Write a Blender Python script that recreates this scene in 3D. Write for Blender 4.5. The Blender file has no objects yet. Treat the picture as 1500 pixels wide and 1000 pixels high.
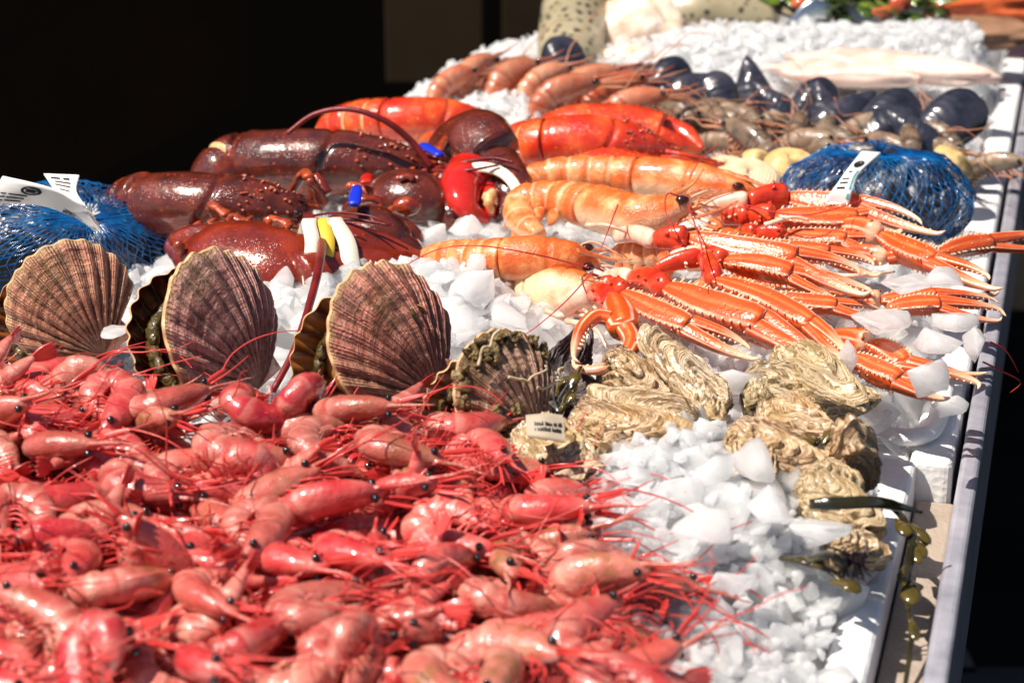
import bpy, bmesh, math, random
import numpy as np
from mathutils import Vector, Matrix

random.seed(7)
RNG = np.random.default_rng(11)
SC = bpy.context.scene
COL = SC.collection
PI = math.pi

# ------------------------------------------------------------------ camera geometry (metres; z = 0 is the crate rim)
LENS, FPX = 70.0, 1500 * 70.0 / 36.0
PITCH = math.radians(18.9)
DIST = 1.313
CAM = np.array([0.0, -DIST * math.cos(PITCH), DIST * math.sin(PITCH)])
FWD = np.array([0.0, math.cos(PITCH), -math.sin(PITCH)])
UPV = np.array([0.0, math.sin(PITCH), math.cos(PITCH)])
RIGHT = np.array([1.0, 0.0, 0.0])

def W(px, py, z=0.0):
    """point of the stall at height z that the photograph shows at (px, py)"""
    d = FWD * FPX + RIGHT * (px - 750.0) - UPV * (py - 500.0)
    return CAM + d * ((z - CAM[2]) / d[2])

def WP(pts):
    return np.array([W(*p) for p in pts])

# direction of the stall: T runs away from the camera, N to the right
_a = math.radians(15.6)
T = np.array([math.sin(_a), math.cos(_a), 0.0])
N = np.array([math.cos(_a), -math.sin(_a), 0.0])
Z = np.array([0.0, 0.0, 1.0])
def unit(v):
    v = np.asarray(v, float)
    return v / max(1e-9, np.linalg.norm(v))

# ------------------------------------------------------------------ noise
def _hash(ix, iy, iz, seed):
    h = (ix * 374761393 + iy * 668265263 + iz * 2147483647 + seed * 974634777) & 0xffffffff
    h = ((h ^ (h >> 13)) * 1274126177) & 0xffffffff
    h = (h ^ (h >> 16)) & 0xffffffff
    return h / 4294967295.0 * 2 - 1

def vnoise(p, seed=0):
    p = np.asarray(p, float)
    i = np.floor(p).astype(np.int64)
    f = p - i
    f = f * f * f * (f * (f * 6 - 15) + 10)
    r = 0
    for dx in (0, 1):
        for dy in (0, 1):
            for dz in (0, 1):
                w = (f[..., 0] if dx else 1 - f[..., 0]) * (f[..., 1] if dy else 1 - f[..., 1]) * (f[..., 2] if dz else 1 - f[..., 2])
                r = r + w * _hash(i[..., 0] + dx, i[..., 1] + dy, i[..., 2] + dz, seed)
    return r

def fbm(p, octv=4, seed=0, gain=0.5):
    p = np.asarray(p, float)
    a, r, s = 1.0, 0, 1.0
    for k in range(octv):
        r = r + a * vnoise(p * s, seed + k * 17)
        a *= gain
        s *= 2.03
    return r

# ------------------------------------------------------------------ mesh building
class G:
    def __init__(s):
        s.v, s.f, s.su, s.sv, s.mi, s.n = [], [], [], [], [], 0
    def add(s, v, f, su=None, sv=None, mi=0):
        v = np.asarray(v, float).reshape(-1, 3)
        k = len(v)
        s.v.append(v)
        for q in f:
            s.f.append([int(i) + s.n for i in q])
        s.mi += [mi] * len(f)
        s.su.append(np.zeros(k) if su is None else np.broadcast_to(np.asarray(su, float).reshape(-1), (k,)))
        s.sv.append(np.zeros(k) if sv is None else np.broadcast_to(np.asarray(sv, float).reshape(-1), (k,)))
        s.n += k
        return s
    def xf(s, M):
        s.v = [v @ np.array(M)[:3, :3].T + np.array(M)[:3, 3] for v in s.v]
        return s
    def merge(s, o, M=None, mi=None):
        v = np.concatenate(o.v)
        if M is not None:
            v = v @ np.array(M)[:3, :3].T + np.array(M)[:3, 3]
        s.v.append(v)
        s.f += [[i + s.n for i in q] for q in o.f]
        s.mi += o.mi if mi is None else [mi] * len(o.f)
        s.su += o.su
        s.sv += o.sv
        s.n += len(v)
        return s

def build(name, g, mats, root=None, smooth=True, local=False):
    me = bpy.data.meshes.new(name)
    v = np.concatenate(g.v)
    o = root
    while o is not None and not local:
        v = v - np.array(o.location)
        o = o.parent
    me.from_pydata(v.tolist(), [], g.f)
    for nm, arr in (('su', g.su), ('sv', g.sv)):
        a = me.attributes.new(nm, 'FLOAT', 'POINT')
        a.data.foreach_set('value', np.concatenate(arr).astype(np.float32))
    if not isinstance(mats, (list, tuple)):
        mats = [mats]
    for m in mats:
        me.materials.append(m)
    if len(mats) > 1:
        me.polygons.foreach_set('material_index', np.array(g.mi, dtype=np.int32))
    if smooth:
        me.polygons.foreach_set('use_smooth', np.ones(len(me.polygons), dtype=bool))
    me.update()
    o = bpy.data.objects.new(name, me)
    COL.objects.link(o)
    if root is not None:
        o.parent = root
    return o

def tag(o, label=None, cat=None, group=None, kind=None):
    if label: o['label'] = label
    if cat: o['category'] = cat
    if group: o['group'] = group
    if kind: o['kind'] = kind
    return o

def thing(name, label, cat, loc=(0, 0, 0), group=None):
    o = bpy.data.objects.new(name, None)
    o.empty_display_size = 0.02
    COL.objects.link(o)
    o.location = [float(c) for c in loc]
    return tag(o, label, cat, group)

def solo(name, g, mats, label, cat, group=None, smooth=True):
    """a thing that is one mesh: its origin goes to the middle of its base"""
    v = np.concatenate(g.v)
    c = (v.min(0) + v.max(0)) / 2
    c[2] = v[:, 2].min()
    g.v = [x - c for x in g.v]
    o = build(name, g, mats, None, smooth)
    o.location = [float(k) for k in c]
    return tag(o, label, cat, group)

def dup(root, M, label=None, group=None):
    r = root.copy()
    COL.objects.link(r)
    r.matrix_basis = Matrix(M.tolist() if hasattr(M, 'tolist') else M)
    if label: r['label'] = label
    if group: r['group'] = group
    for ch in list(root.children):
        c = ch.copy()
        COL.objects.link(c)
        c.parent = r
        for gch in list(ch.children):
            d = gch.copy()
            COL.objects.link(d)
            d.parent = c
    return r

def gridf(n, m, wrap=True, off=0):
    f = []
    mm = m if wrap else m - 1
    for i in range(n - 1):
        for j in range(mm):
            a, b = off + i * m + j, off + i * m + (j + 1) % m
            f.append((a, b, b + m, a + m))
    return f

def frame(x, up=(0, 0, 1), loc=(0, 0, 0), s=1.0):
    """4x4: local X along x, local Z as near up as possible"""
    x = unit(x)
    y = unit(np.cross(up, x))
    z = np.cross(x, y)
    M = np.eye(4)
    M[:3, 0], M[:3, 1], M[:3, 2], M[:3, 3] = x * s, y * s, z * s, loc
    return M

def spl(pts, n):
    """smooth curve through the points, resampled by arc length"""
    P = np.asarray(pts, float)
    if len(P) == 2:
        t = np.linspace(0, 1, n)[:, None]
        return P[0] * (1 - t) + P[1] * t
    Q = np.vstack([2 * P[0] - P[1], P, 2 * P[-1] - P[-2]])
    out = []
    for i in range(1, len(Q) - 2):
        p0, p1, p2, p3 = Q[i - 1], Q[i], Q[i + 1], Q[i + 2]
        for t in np.linspace(0, 1, 24, endpoint=False):
            out.append(0.5 * (2 * p1 + (p2 - p0) * t + (2 * p0 - 5 * p1 + 4 * p2 - p3) * t * t + (3 * p1 - p0 - 3 * p2 + p3) * t ** 3))
    out.append(P[-1])
    out = np.array(out)
    d = np.r_[0, np.cumsum(np.linalg.norm(np.diff(out, axis=0), axis=1))]
    s = np.linspace(0, d[-1], n)
    return np.stack([np.interp(s, d, out[:, k]) for k in range(P.shape[1])], 1)

def prof(keys, n):
    """radius profile through (t, r) keys, smoothed"""
    k = np.array(keys, float)
    t = np.linspace(0, 1, n)
    r = np.interp(t, k[:, 0], k[:, 1])
    return r

def loft(path, rw, rh=None, up=(0, 0, 1), seg=16, shape=None, g=None, mi=0, cap=True, su=None):
    """tube with elliptical rings: rw sideways, rh along up; shape(phi, i) scales the ring"""
    P = np.asarray(path, float)
    n = len(P)
    rw = np.broadcast_to(np.asarray(rw, float), (n,))
    rh = rw if rh is None else np.broadcast_to(np.asarray(rh, float), (n,))
    tg = np.gradient(P, axis=0)
    tg /= np.maximum(1e-9, np.linalg.norm(tg, axis=1))[:, None]
    U = np.asarray(up, float)
    if U.ndim == 1:
        u = U - tg[0] * (U @ tg[0])
        if np.linalg.norm(u) < 1e-3:
            u = np.cross(tg[0], [1, 0.3, 0])
        us = []
        for i in range(n):           # parallel transport keeps long curls from flipping
            u = u - tg[i] * (u @ tg[i])
            u = unit(u)
            us.append(u)
        U = np.array(us)
    else:
        U = U - tg * (U * tg).sum(1)[:, None]
        U /= np.linalg.norm(U, axis=1)[:, None]
    S = np.cross(tg, U)
    ph = PI / 2 + np.linspace(0, 2 * PI, seg, endpoint=False)
    k = np.ones((n, seg))
    if shape is not None:
        ii = np.arange(n)[:, None] / max(1, n - 1)
        k = shape(ph[None, :] + 0 * ii, ii + 0 * ph[None, :])
    V = P[:, None, :] + S[:, None, :] * (np.cos(ph)[None, :] * rw[:, None] * k)[..., None] + U[:, None, :] * (np.sin(ph)[None, :] * rh[:, None] * k)[..., None]
    V = V.reshape(-1, 3)
    f = gridf(n, seg)
    suu = np.repeat(np.linspace(0, 1, n) if su is None else su, seg)
    svv = np.tile(1 - np.abs((ph - PI / 2) / PI - 1), n)   # 0 on the back, 0.5 on the sides, 1 underneath
    if cap:
        V = np.vstack([V, P[0], P[-1]])
        a, b = n * seg, n * seg + 1
        f = f + [((j + 1) % seg, j, a) for j in range(seg)] + [((n - 1) * seg + j, (n - 1) * seg + (j + 1) % seg, b) for j in range(seg)]
        suu = np.r_[suu, suu[0], suu[-1]]
        svv = np.r_[svv, 0.5, 0.5]
    g = g or G()
    g.add(V, f, suu, svv, mi)
    return g

def wire(pts, r0, r1=None, n=24, seg=5, g=None, mi=0):
    p = spl(pts, n)
    return loft(p, np.linspace(r0, r0 if r1 is None else r1, n), seg=seg, g=g, mi=mi, up=(0.13, 0.21, 0.97))

def ball(c, r, seg=10, g=None, mi=0, scale=(1, 1, 1), rot=None):
    ph = np.linspace(0, 2 * PI, seg, endpoint=False)
    n = seg // 2 + 2
    th = np.linspace(0.02, PI - 0.02, n)
    V = np.stack([np.sin(th)[:, None] * np.cos(ph), np.sin(th)[:, None] * np.sin(ph), np.cos(th)[:, None] + 0 * ph], -1).reshape(-1, 3) * r * np.array(scale)
    if rot is not None:
        V = V @ np.array(rot)[:3, :3].T
    V = V + np.asarray(c)
    g = g or G()
    g.add(V, [q[::-1] for q in gridf(n, seg)], np.repeat(th / PI, seg), np.tile(ph / 2 / PI, n), mi)
    return g

def blade(base, d, nrm, L, w, t=0.0008, n=8, bend=0.0, g=None, mi=0):
    """thin rounded leaf-shaped blade"""
    d, nrm = unit(d), unit(nrm)
    s = np.linspace(0, 1, n)
    path = np.asarray(base)[None] + d[None] * (s * L)[:, None] + nrm[None] * (bend * s * s * L)[:, None]
    rw = w * np.sqrt(np.clip(np.sin(PI * np.clip(s * 0.93 + 0.1, 0, 1)), 0.02, 1))
    return loft(path, rw, t * (0.4 + rw / w * 0.6), up=nrm, seg=8, g=g, mi=mi)

def boxg(lo, hi, M=None, g=None, mi=0, bev=0.0):
    bm = bmesh.new()
    bmesh.ops.create_cube(bm, size=1)
    lo, hi = np.array(lo, float), np.array(hi, float)
    for v in bm.verts:
        v.co = Vector(((lo + hi) / 2 + np.array(v.co) * (hi - lo)).tolist())
    if bev:
        bmesh.ops.bevel(bm, geom=bm.edges[:], offset=bev, segments=3, affect='EDGES', profile=0.5)
    g = g or G()
    V = np.array([v.co[:] for v in bm.verts])
    if M is not None:
        V = V @ np.array(M)[:3, :3].T + np.array(M)[:3, 3]
    bm.verts.index_update()
    g.add(V, [[v.index for v in f.verts] for f in bm.faces], mi=mi)
    bm.free()
    return g

# ------------------------------------------------------------------ materials
class Mat:
    """small wrapper round a node tree"""
    def __init__(s, name):
        s.m = bpy.data.materials.new(name)
        s.m.use_nodes = True
        s.t = s.m.node_tree
        s.t.nodes.clear()
        s.out = s.t.nodes.new('ShaderNodeOutputMaterial')
        s.tc = s.t.nodes.new('ShaderNodeTexCoord')
    def n(s, typ, **kw):
        nd = s.t.nodes.new('ShaderNode' + typ)
        for k, v in kw.items():
            if k[0].islower():
                setattr(nd, k, v)
            else:
                s.put(nd.inputs[k.replace('_', ' ')], v)
        return nd
    def put(s, sock, v):
        if hasattr(v, 'is_output'):
            s.t.links.new(v, sock)
        elif hasattr(v, 'outputs'):
            s.t.links.new(v.outputs[0], sock)
        else:
            if hasattr(sock, 'default_value') and hasattr(sock.default_value, '__len__') and len(sock.default_value) == 4 and hasattr(v, '__len__') and len(v) == 3:
                v = (*v, 1)
            sock.default_value = v
    def attr(s, nm):
        return s.n('Attribute', attribute_name=nm).outputs['Fac']
    def noise(s, scale, detail=3, rough=0.55, vec=None, dist=0.0):
        nd = s.n('TexNoise', Scale=scale, Detail=detail, Roughness=rough, Distortion=dist)
        s.put(nd.inputs['Vector'], vec if vec is not None else s.tc.outputs['Object'])
        return nd.outputs['Fac']
    def voro(s, scale, feature='F1', vec=None, out='Distance'):
        nd = s.n('TexVoronoi', Scale=scale, feature=feature)
        s.put(nd.inputs['Vector'], vec if vec is not None else s.tc.outputs['Object'])
        return nd.outputs[out]
    def math(s, op, a, b=0.0, c=None, clamp=False):
        nd = s.t.nodes.new('ShaderNodeMath')
        nd.operation = op
        nd.use_clamp = clamp
        s.put(nd.inputs[0], a)
        s.put(nd.inputs[1], b)
        if c is not None: s.put(nd.inputs[2], c)
        return nd.outputs[0]
    def ramp(s, fac, stops, interp='LINEAR'):
        nd = s.t.nodes.new('ShaderNodeValToRGB')
        nd.color_ramp.interpolation = interp
        e = nd.color_ramp.elements
        while len(e) < len(stops): e.new(0.5)
        for k, (p, c) in enumerate(stops):
            e[k].position = p
            e[k].color = (c, c, c, 1) if isinstance(c, (int, float)) else (*c, 1)
        s.put(nd.inputs[0], fac)
        return nd.outputs[0]
    def mix(s, fac, a, b, mode='MIX'):
        nd = s.t.nodes.new('ShaderNodeMix')
        nd.data_type = 'RGBA'
        nd.blend_type = mode
        s.put(nd.inputs[0], fac)
        s.put(nd.inputs[6], a)
        s.put(nd.inputs[7], b)
        return nd.outputs[2]
    def rnd(s):
        return s.n('ObjectInfo').outputs['Random']
    def hsv(s, col, h=0.5, sat=1.0, val=1.0):
        nd = s.n('HueSaturation')
        s.put(nd.inputs['Hue'], h); s.put(nd.inputs['Saturation'], sat); s.put(nd.inputs['Value'], val); s.put(nd.inputs['Color'], col)
        return nd.outputs[0]
    def rng(s, v, a, b):
        return s.math('MULTIPLY_ADD', v, b - a, a)
    def bump(s, h, strength=0.3, dist=0.001, normal=None):
        nd = s.n('Bump', Strength=strength, Distance=dist)
        s.put(nd.inputs['Height'], h)
        if normal is not None: s.put(nd.inputs['Normal'], normal)
        return nd.outputs[0]
    def bsdf(s, col, rough=0.4, normal=None, sss=0.0, rad=(0.01, 0.004, 0.003), coat=0.0, coat_rough=0.08, trans=0.0, ior=1.45, spec=0.5, metal=0.0, alpha=1.0, sss_scale=1.0):
        b = s.n('BsdfPrincipled')
        s.put(b.inputs['Base Color'], col)
        s.put(b.inputs['Roughness'], rough)
        b.inputs['IOR'].default_value = ior
        b.inputs['Metallic'].default_value = metal
        b.inputs['Specular IOR Level'].default_value = spec
        b.inputs['Transmission Weight'].default_value = trans
        b.inputs['Coat Weight'].default_value = coat
        b.inputs['Coat Roughness'].default_value = coat_rough
        if sss:
            b.inputs['Subsurface Weight'].default_value = sss
            b.inputs['Subsurface Radius'].default_value = rad
            b.inputs['Subsurface Scale'].default_value = sss_scale
        if normal is not None: s.put(b.inputs['Normal'], normal)
        s.last = b
        return b.outputs[0]
    def done(s, sh):
        s.put(s.out.inputs['Surface'], sh)
        return s.m

import json
from mathutils import Quaternion
# ------------------------------------------------------------------ the materials
def m_plain(name, c, rough=0.5, **k):
    m = Mat(name)
    return m.done(m.bsdf(c, rough, **k))

def m_noise(name, a, b, scale, rough=0.4, bump=0.3, bscale=None, dist=0.001, detail=4, c=None, **k):
    m = Mat(name)
    f = m.noise(scale, detail)
    st = [(0.32, a), (0.68, b)] if c is None else [(0.3, a), (0.5, b), (0.7, c)]
    nm = m.bump(m.noise(bscale or scale * 4, 4), bump, dist) if bump else None
    return m.done(m.bsdf(m.ramp(f, st), rough, nm, **k))

def m_prawn(name, stops, bandcol, roe=True, nseg=11.5, bandk=0.5):
    m = Mat(name)
    su, sv = m.attr('su'), m.attr('sv')
    blot = m.noise(75, 4, .6)
    col = m.ramp(blot, [(0.3, stops[0]), (0.5, stops[1]), (0.72, stops[2])])
    # bands of the tail segments
    seg = m.math('FRACT', m.math('MULTIPLY', su, nseg))
    band = m.ramp(seg, [(0.0, 0.0), (0.5, 0.1), (0.9, bandk), (1.0, 0.0)])
    intail = m.ramp(su, [(0.33, 0.0), (0.4, 1.0), (0.9, 1.0), (0.97, 0.0)])
    col = m.mix(m.math('MULTIPLY', band, intail), col, bandcol)
    if roe:
        # olive-brown roe showing through the head of some
        head = m.ramp(su, [(0.05, 0.0), (0.12, 1.0), (0.27, 1.0), (0.38, 0.0)])
        sel = m.ramp(m.rnd(), [(0.45, 0.0), (0.8, 1.0)])
        f = m.math('MULTIPLY', m.math('MULTIPLY', head, sel), m.ramp(m.noise(110, 3), [(0.36, 0.0), (0.6, 0.9)]))
        col = m.mix(f, col, (0.26, 0.10, 0.028))
    # the belly side is paler in patches
    pl = m.math('MULTIPLY', m.ramp(sv, [(0.5, 0.0), (0.85, 0.55)]), m.ramp(m.noise(60, 3), [(0.4, 0.0), (0.65, 1.0)]))
    col = m.mix(pl, col, bandcol)
    hs = m.n('HueSaturation')
    m.put(hs.inputs['Color'], col)
    m.put(hs.inputs['Hue'], m.rng(m.rnd(), 0.493, 0.511))
    m.put(hs.inputs['Saturation'], m.rng(m.rnd(), 1.10, 0.92))
    m.put(hs.inputs['Value'], m.rng(m.math('FRACT', m.math('MULTIPLY', m.rnd(), 7.31)), 0.72, 1.06))
    speck = m.ramp(m.voro(420), [(0.0, 0.0), (0.12, 1.0)])
    col = m.mix(m.math('MULTIPLY', m.math('SUBTRACT', 1.0, speck), 0.45), hs.outputs[0], (0.40, 0.02, 0.015))
    nm = m.bump(m.math('ADD', m.noise(160, 4), m.math('MULTIPLY', m.noise(900, 2), 0.25)), 0.5, 0.0024)
    return m.done(m.bsdf(col, 0.26, nm, sss=0.22, rad=(0.005, 0.0015, 0.001), coat=0.9, coat_rough=0.045))

def m_shellred(name, lo, mid, hi, spots, rough=0.2, spot_amt=0.8, sc=55):
    """lobster shell: mottled, with orange freckles and fine pits"""
    m = Mat(name)
    col = m.ramp(m.noise(sc, 5, 0.6), [(0.32, lo), (0.52, mid), (0.72, hi)])
    v = m.voro(210)
    sp = m.ramp(v, [(0.12, 1.0), (0.26, 0.0)])
    sp = m.math('MULTIPLY', sp, m.ramp(m.noise(45, 2), [(0.44, 0.0), (0.6, spot_amt)]))
    col = m.mix(sp, col, spots)
    # lower flanks turn orange-red
    fl = m.ramp(m.attr('sv'), [(0.42, 0.0), (0.55, 0.5), (0.66, 0.85)])
    fl = m.math('MULTIPLY', fl, m.ramp(m.noise(90, 3), [(0.4, 0.0), (0.7, 1.0)]))
    col = m.mix(fl, col, spots)
    nm = m.bump(m.math('ADD', m.math('MULTIPLY', m.noise(130, 5, .6), .45), m.math('MULTIPLY', m.ramp(m.voro(620), [(0.0, 0.0), (0.4, 1.0)]), 0.16)), 0.5, 0.003)
    return m.done(m.bsdf(col, rough, nm, coat=0.9, coat_rough=0.06))

def m_langclaw():
    m = Mat('langoustine_claw_shell')
    sv, su = m.attr('sv'), m.attr('su')
    d = m.math('ADD', sv, m.math('MULTIPLY', m.math('SUBTRACT', m.noise(90, 3), 0.5), 0.06))
    org, wht = (0.62, 0.085, 0.012), (0.88, 0.63, 0.46)
    side = m.ramp(d, [(0.0, (0.74, 0.24, 0.08)), (0.08, org), (0.19, org), (0.235, wht), (0.27, wht), (0.31, org), (0.68, (0.70, 0.16, 0.035)), (0.74, wht), (0.78, wht), (0.83, (0.8, 0.36, 0.18)), (1.0, (0.86, 0.52, 0.34))])
    side = m.mix(m.ramp(m.noise(60, 4), [(0.30, 0.05), (0.66, 0.7)]), side, (0.58, 0.062, 0.010))
    # brown felt along the grooves
    br = m.math('MULTIPLY', m.ramp(sv, [(0.4, 0.0), (0.47, 1.0), (0.55, 1.0), (0.62, 0.0)]), m.ramp(m.noise(700, 2), [(0.42, 0.0), (0.56, 0.75)]))
    side = m.mix(br, side, (0.2, 0.09, 0.02))
    tip = m.ramp(su, [(0.72, 0.0), (0.97, 0.85)])
    col = m.mix(tip, side, (0.88, 0.62, 0.42))
    nm = m.bump(m.math('ADD', m.noise(240, 4), m.math('MULTIPLY', m.voro(600), 0.5)), 0.35, 0.001)
    return m.done(m.bsdf(col, 0.3, nm, coat=0.3, coat_rough=0.12, sss=0.15, rad=(0.006, 0.002, 0.001)))

def m_langbody():
    m = Mat('langoustine_body_shell')
    su, sv = m.attr('su'), m.attr('sv')
    col = m.ramp(m.noise(60, 5, .6), [(0.3, (0.56, 0.085, 0.014)), (0.5, (0.68, 0.16, 0.035)), (0.64, (0.78, 0.34, 0.13)), (0.75, (0.86, 0.55, 0.32))])
    # cream flanks and belly
    fl = m.ramp(m.math('ADD', sv, m.math('MULTIPLY', m.math('SUBTRACT', m.noise(70, 2), 0.5), 0.12)), [(0.40, 0.0), (0.56, 0.75), (0.72, 0.95), (1.0, 0.95)])
    col = m.mix(fl, col, (0.84, 0.58, 0.36))
    seg = m.math('FRACT', m.math('MULTIPLY', su, 12.0))
    bd = m.math('MULTIPLY', m.ramp(seg, [(0.0, 0.8), (0.12, 0.0), (0.85, 0.0), (1.0, 0.8)]), m.ramp(su, [(0.4, 0.0), (0.46, 1.0)]))
    col = m.mix(m.math('MULTIPLY', bd, 0.85), col, (0.86, 0.5, 0.28))
    nm = m.bump(m.math('ADD', m.noise(180, 4), m.math('MULTIPLY', m.noise(800, 3), .6)), 0.5, 0.002)
    return m.done(m.bsdf(col, 0.24, nm, coat=0.5, coat_rough=0.08, sss=0.25, rad=(0.007, 0.003, 0.001)))

def m_scallop(name, c0, c1, c2, moss=0.0, groove=(0.055, 0.018, 0.013)):
    m = Mat(name)
    su, sv = m.attr('su'), m.attr('sv')           # su from hinge to lip, sv across the fan
    col = m.ramp(m.noise(42, 5, 0.6), [(0.3, c0), (0.5, c1), (0.72, c2)])
    # growth bands
    v = m.n('CombineXYZ')
    m.put(v.inputs[0], m.math('MULTIPLY', su, 26.0)); m.put(v.inputs[1], m.math('MULTIPLY', sv, 3.0))
    gb = m.noise(1.0, 3, 0.6, v.outputs[0])
    col = m.mix(m.ramp(gb, [(0.35, 0.0), (0.65, 0.75)]), col, m.hsv(col, 0.5, 0.85, 1.7))
    rib = m.math('COSINE', m.math('MULTIPLY', sv, 2 * PI * 13.0))
    gr = m.ramp(rib, [(0.0, 1.0), (0.28, 0.0)])   # 0..1 maps the trough of each rib
    gr2 = m.ramp(m.math('MULTIPLY_ADD', rib, 0.5, 0.5), [(0.03, 1.0), (0.3, 0.0)])
    col = m.mix(m.math('MULTIPLY', gr2, m.rng(m.noise(70, 3), 0.25, 0.95)), col, groove)
    # fine riblets
    fr = m.math('COSINE', m.math('MULTIPLY', sv, 2 * PI * 78.0))
    # pale scratches and specks
    sp = m.ramp(m.noise(330, 3), [(0.62, 0.0), (0.72, 0.7)])
    col = m.mix(sp, col, (0.55, 0.42, 0.36))
    dk = m.ramp(m.noise(36, 5, .65), [(0.52, 0.0), (0.68, 0.75)])
    col = m.mix(dk, col, groove)
    lip = m.ramp(su, [(0.955, 0.0), (0.99, 0.9)])
    col = m.mix(lip, col, (0.55, 0.33, 0.17))
    olive = m.math('MULTIPLY', m.ramp(m.noise(28, 4, 0.6), [(0.5, 0.0), (0.64, 1.0)]), 0.4)
    col = m.mix(olive, col, (0.20, 0.14, 0.045))
    if moss:
        k = m.math('MULTIPLY', m.ramp(su, [(0.62, 0.0), (0.78, 1.0)]), m.ramp(m.noise(60, 5), [(0.38, 0.0), (0.52, 1.0)]))
        col = m.mix(m.math('MULTIPLY', k, moss), col, m.ramp(m.noise(190, 4), [(0.3, (0.035, 0.025, 0.006)), (0.6, (0.13, 0.085, 0.02)), (0.8, (0.3, 0.2, 0.07))]))
    h = m.math('ADD', m.math('MULTIPLY', fr, 0.18), m.math('ADD', m.math('MULTIPLY', gb, 0.8), m.noise(420, 4)))
    rough = m.ramp(m.noise(120, 3), [(0.35, 0.3), (0.65, 0.62)])
    return m.done(m.bsdf(col, rough, m.bump(h, 0.9, 0.0016), spec=0.6, coat=0.25, coat_rough=0.12))

def m_scallop_in(name, a, b, c):
    m = Mat(name)
    sv, su = m.attr('sv'), m.attr('su')
    rib = m.math('MULTIPLY_ADD', m.math('COSINE', m.math('MULTIPLY', sv, 2 * PI * 13.0)), 0.5, 0.5)
    col = m.mix(m.ramp(rib, [(0.15, 0.0), (0.7, 1.0)]), a, b)
    col = m.mix(m.ramp(su, [(0.3, 0.8), (0.75, 0.0)]), col, c)
    sh = m.bsdf(col, 0.25, m.bump(m.noise(200, 3), 0.2, 0.001), coat=0.3)
    tr = m.n('BsdfTranslucent'); m.put(tr.inputs['Color'], col)
    mx = m.n('MixShader'); m.put(mx.inputs[0], 0.35)
    m.put(mx.inputs[1], sh); m.put(mx.inputs[2], tr.outputs[0])
    return m.done(mx.outputs[0])

def m_oyster(name, pale, tan, dark, olive, k=1.0):
    m = Mat(name)
    su, sv = m.attr('su'), m.attr('sv')
    v = m.n('CombineXYZ')
    m.put(v.inputs[0], m.math('MULTIPLY', su, 9.5)); m.put(v.inputs[1], m.math('MULTIPLY', sv, 2.2)); m.put(v.inputs[2], m.rnd())
    wob = m.noise(38, 4, .55)
    vv = m.n('VectorMath', operation='ADD'); m.put(vv.inputs[0], v.outputs[0])
    sc = m.n('VectorMath', operation='SCALE'); sc.inputs['Scale'].default_value = 1.1
    cx = m.n('CombineXYZ'); m.put(cx.inputs[0], wob); m.put(cx.inputs[1], wob); m.put(sc.inputs[0], cx.outputs[0]); m.put(vv.inputs[1], sc.outputs[0])
    lay = m.noise(1.0, 6, 0.68, vv.outputs[0])
    col = m.ramp(lay, [(0.30, dark), (0.36, tan), (0.40, dark), (0.43, pale), (0.475, tan), (0.50, dark), (0.515, tan), (0.54, pale), (0.575, tan), (0.60, dark), (0.63, tan), (0.68, pale), (0.73, dark)])
    col = m.mix(m.ramp(m.noise(26, 3), [(0.52, 0.0), (0.7, 0.5 * k)]), col, olive)
    col = m.mix(m.ramp(m.noise(38, 3, vec=vv.outputs[0]), [(0.6, 0.0), (0.7, 0.3)]), col, (0.16, 0.09, 0.10))
    h = m.math('ADD', m.math('MULTIPLY', lay, 1.2), m.math('MULTIPLY', m.noise(300, 5), 0.4))
    return m.done(m.bsdf(col, m.ramp(m.noise(80, 2), [(0.35, 0.25), (0.65, 0.55)]), m.bump(h, 0.6, 0.003), coat=0.25, coat_rough=0.15))

def m_ice():
    m = Mat('crushed_ice')
    col = m.ramp(m.noise(55, 4), [(0.3, (0.92, 0.92, 0.93)), (0.6, (0.985, 0.98, 0.975))])
    h = m.math('ADD', m.math('MULTIPLY', m.noise(140, 4, 0.6), .7), m.math('MULTIPLY', m.noise(1300, 3), 0.6))
    nm = m.bump(h, 0.5, 0.0022)
    a = m.bsdf(col, 0.16, nm, sss=1.0, rad=(0.030, 0.030, 0.030), spec=0.5, ior=1.33, coat=0.8, coat_rough=0.03)
    tl = m.n('BsdfTranslucent'); m.put(tl.inputs['Color'], (0.95, 0.96, 0.97))
    mx = m.n('MixShader'); mx.inputs[0].default_value = 0.46
    m.put(mx.inputs[1], a); m.put(mx.inputs[2], tl.outputs[0])
    tp = m.n('BsdfTransparent'); m.put(tp.inputs['Color'], (0.97, 0.98, 0.985))
    lw = m.n('LayerWeight', Blend=0.35)
    clear = m.math('MULTIPLY', m.ramp(m.noise(40, 3), [(0.34, 0.05), (0.66, 0.45)]), m.math('SUBTRACT', 1.0, lw.outputs['Facing']))
    m2 = m.n('MixShader')
    m.put(m2.inputs[0], clear)
    m.put(m2.inputs[1], mx.outputs[0]); m.put(m2.inputs[2], tp.outputs[0])
    return m.done(m2.outputs[0])

def m_foam():
    m = Mat('white_polystyrene')
    v = m.voro(260)
    nm = m.bump(m.math('ADD', m.math('MULTIPLY', v, 1.0), m.math('MULTIPLY', m.noise(35, 3), 0.8)), 0.35, 0.0012)
    col = m.ramp(m.noise(18, 4), [(0.3, (0.68, 0.67, 0.66)), (0.6, (0.84, 0.84, 0.84))])
    return m.done(m.bsdf(col, 0.5, nm, coat=0.15))

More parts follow.
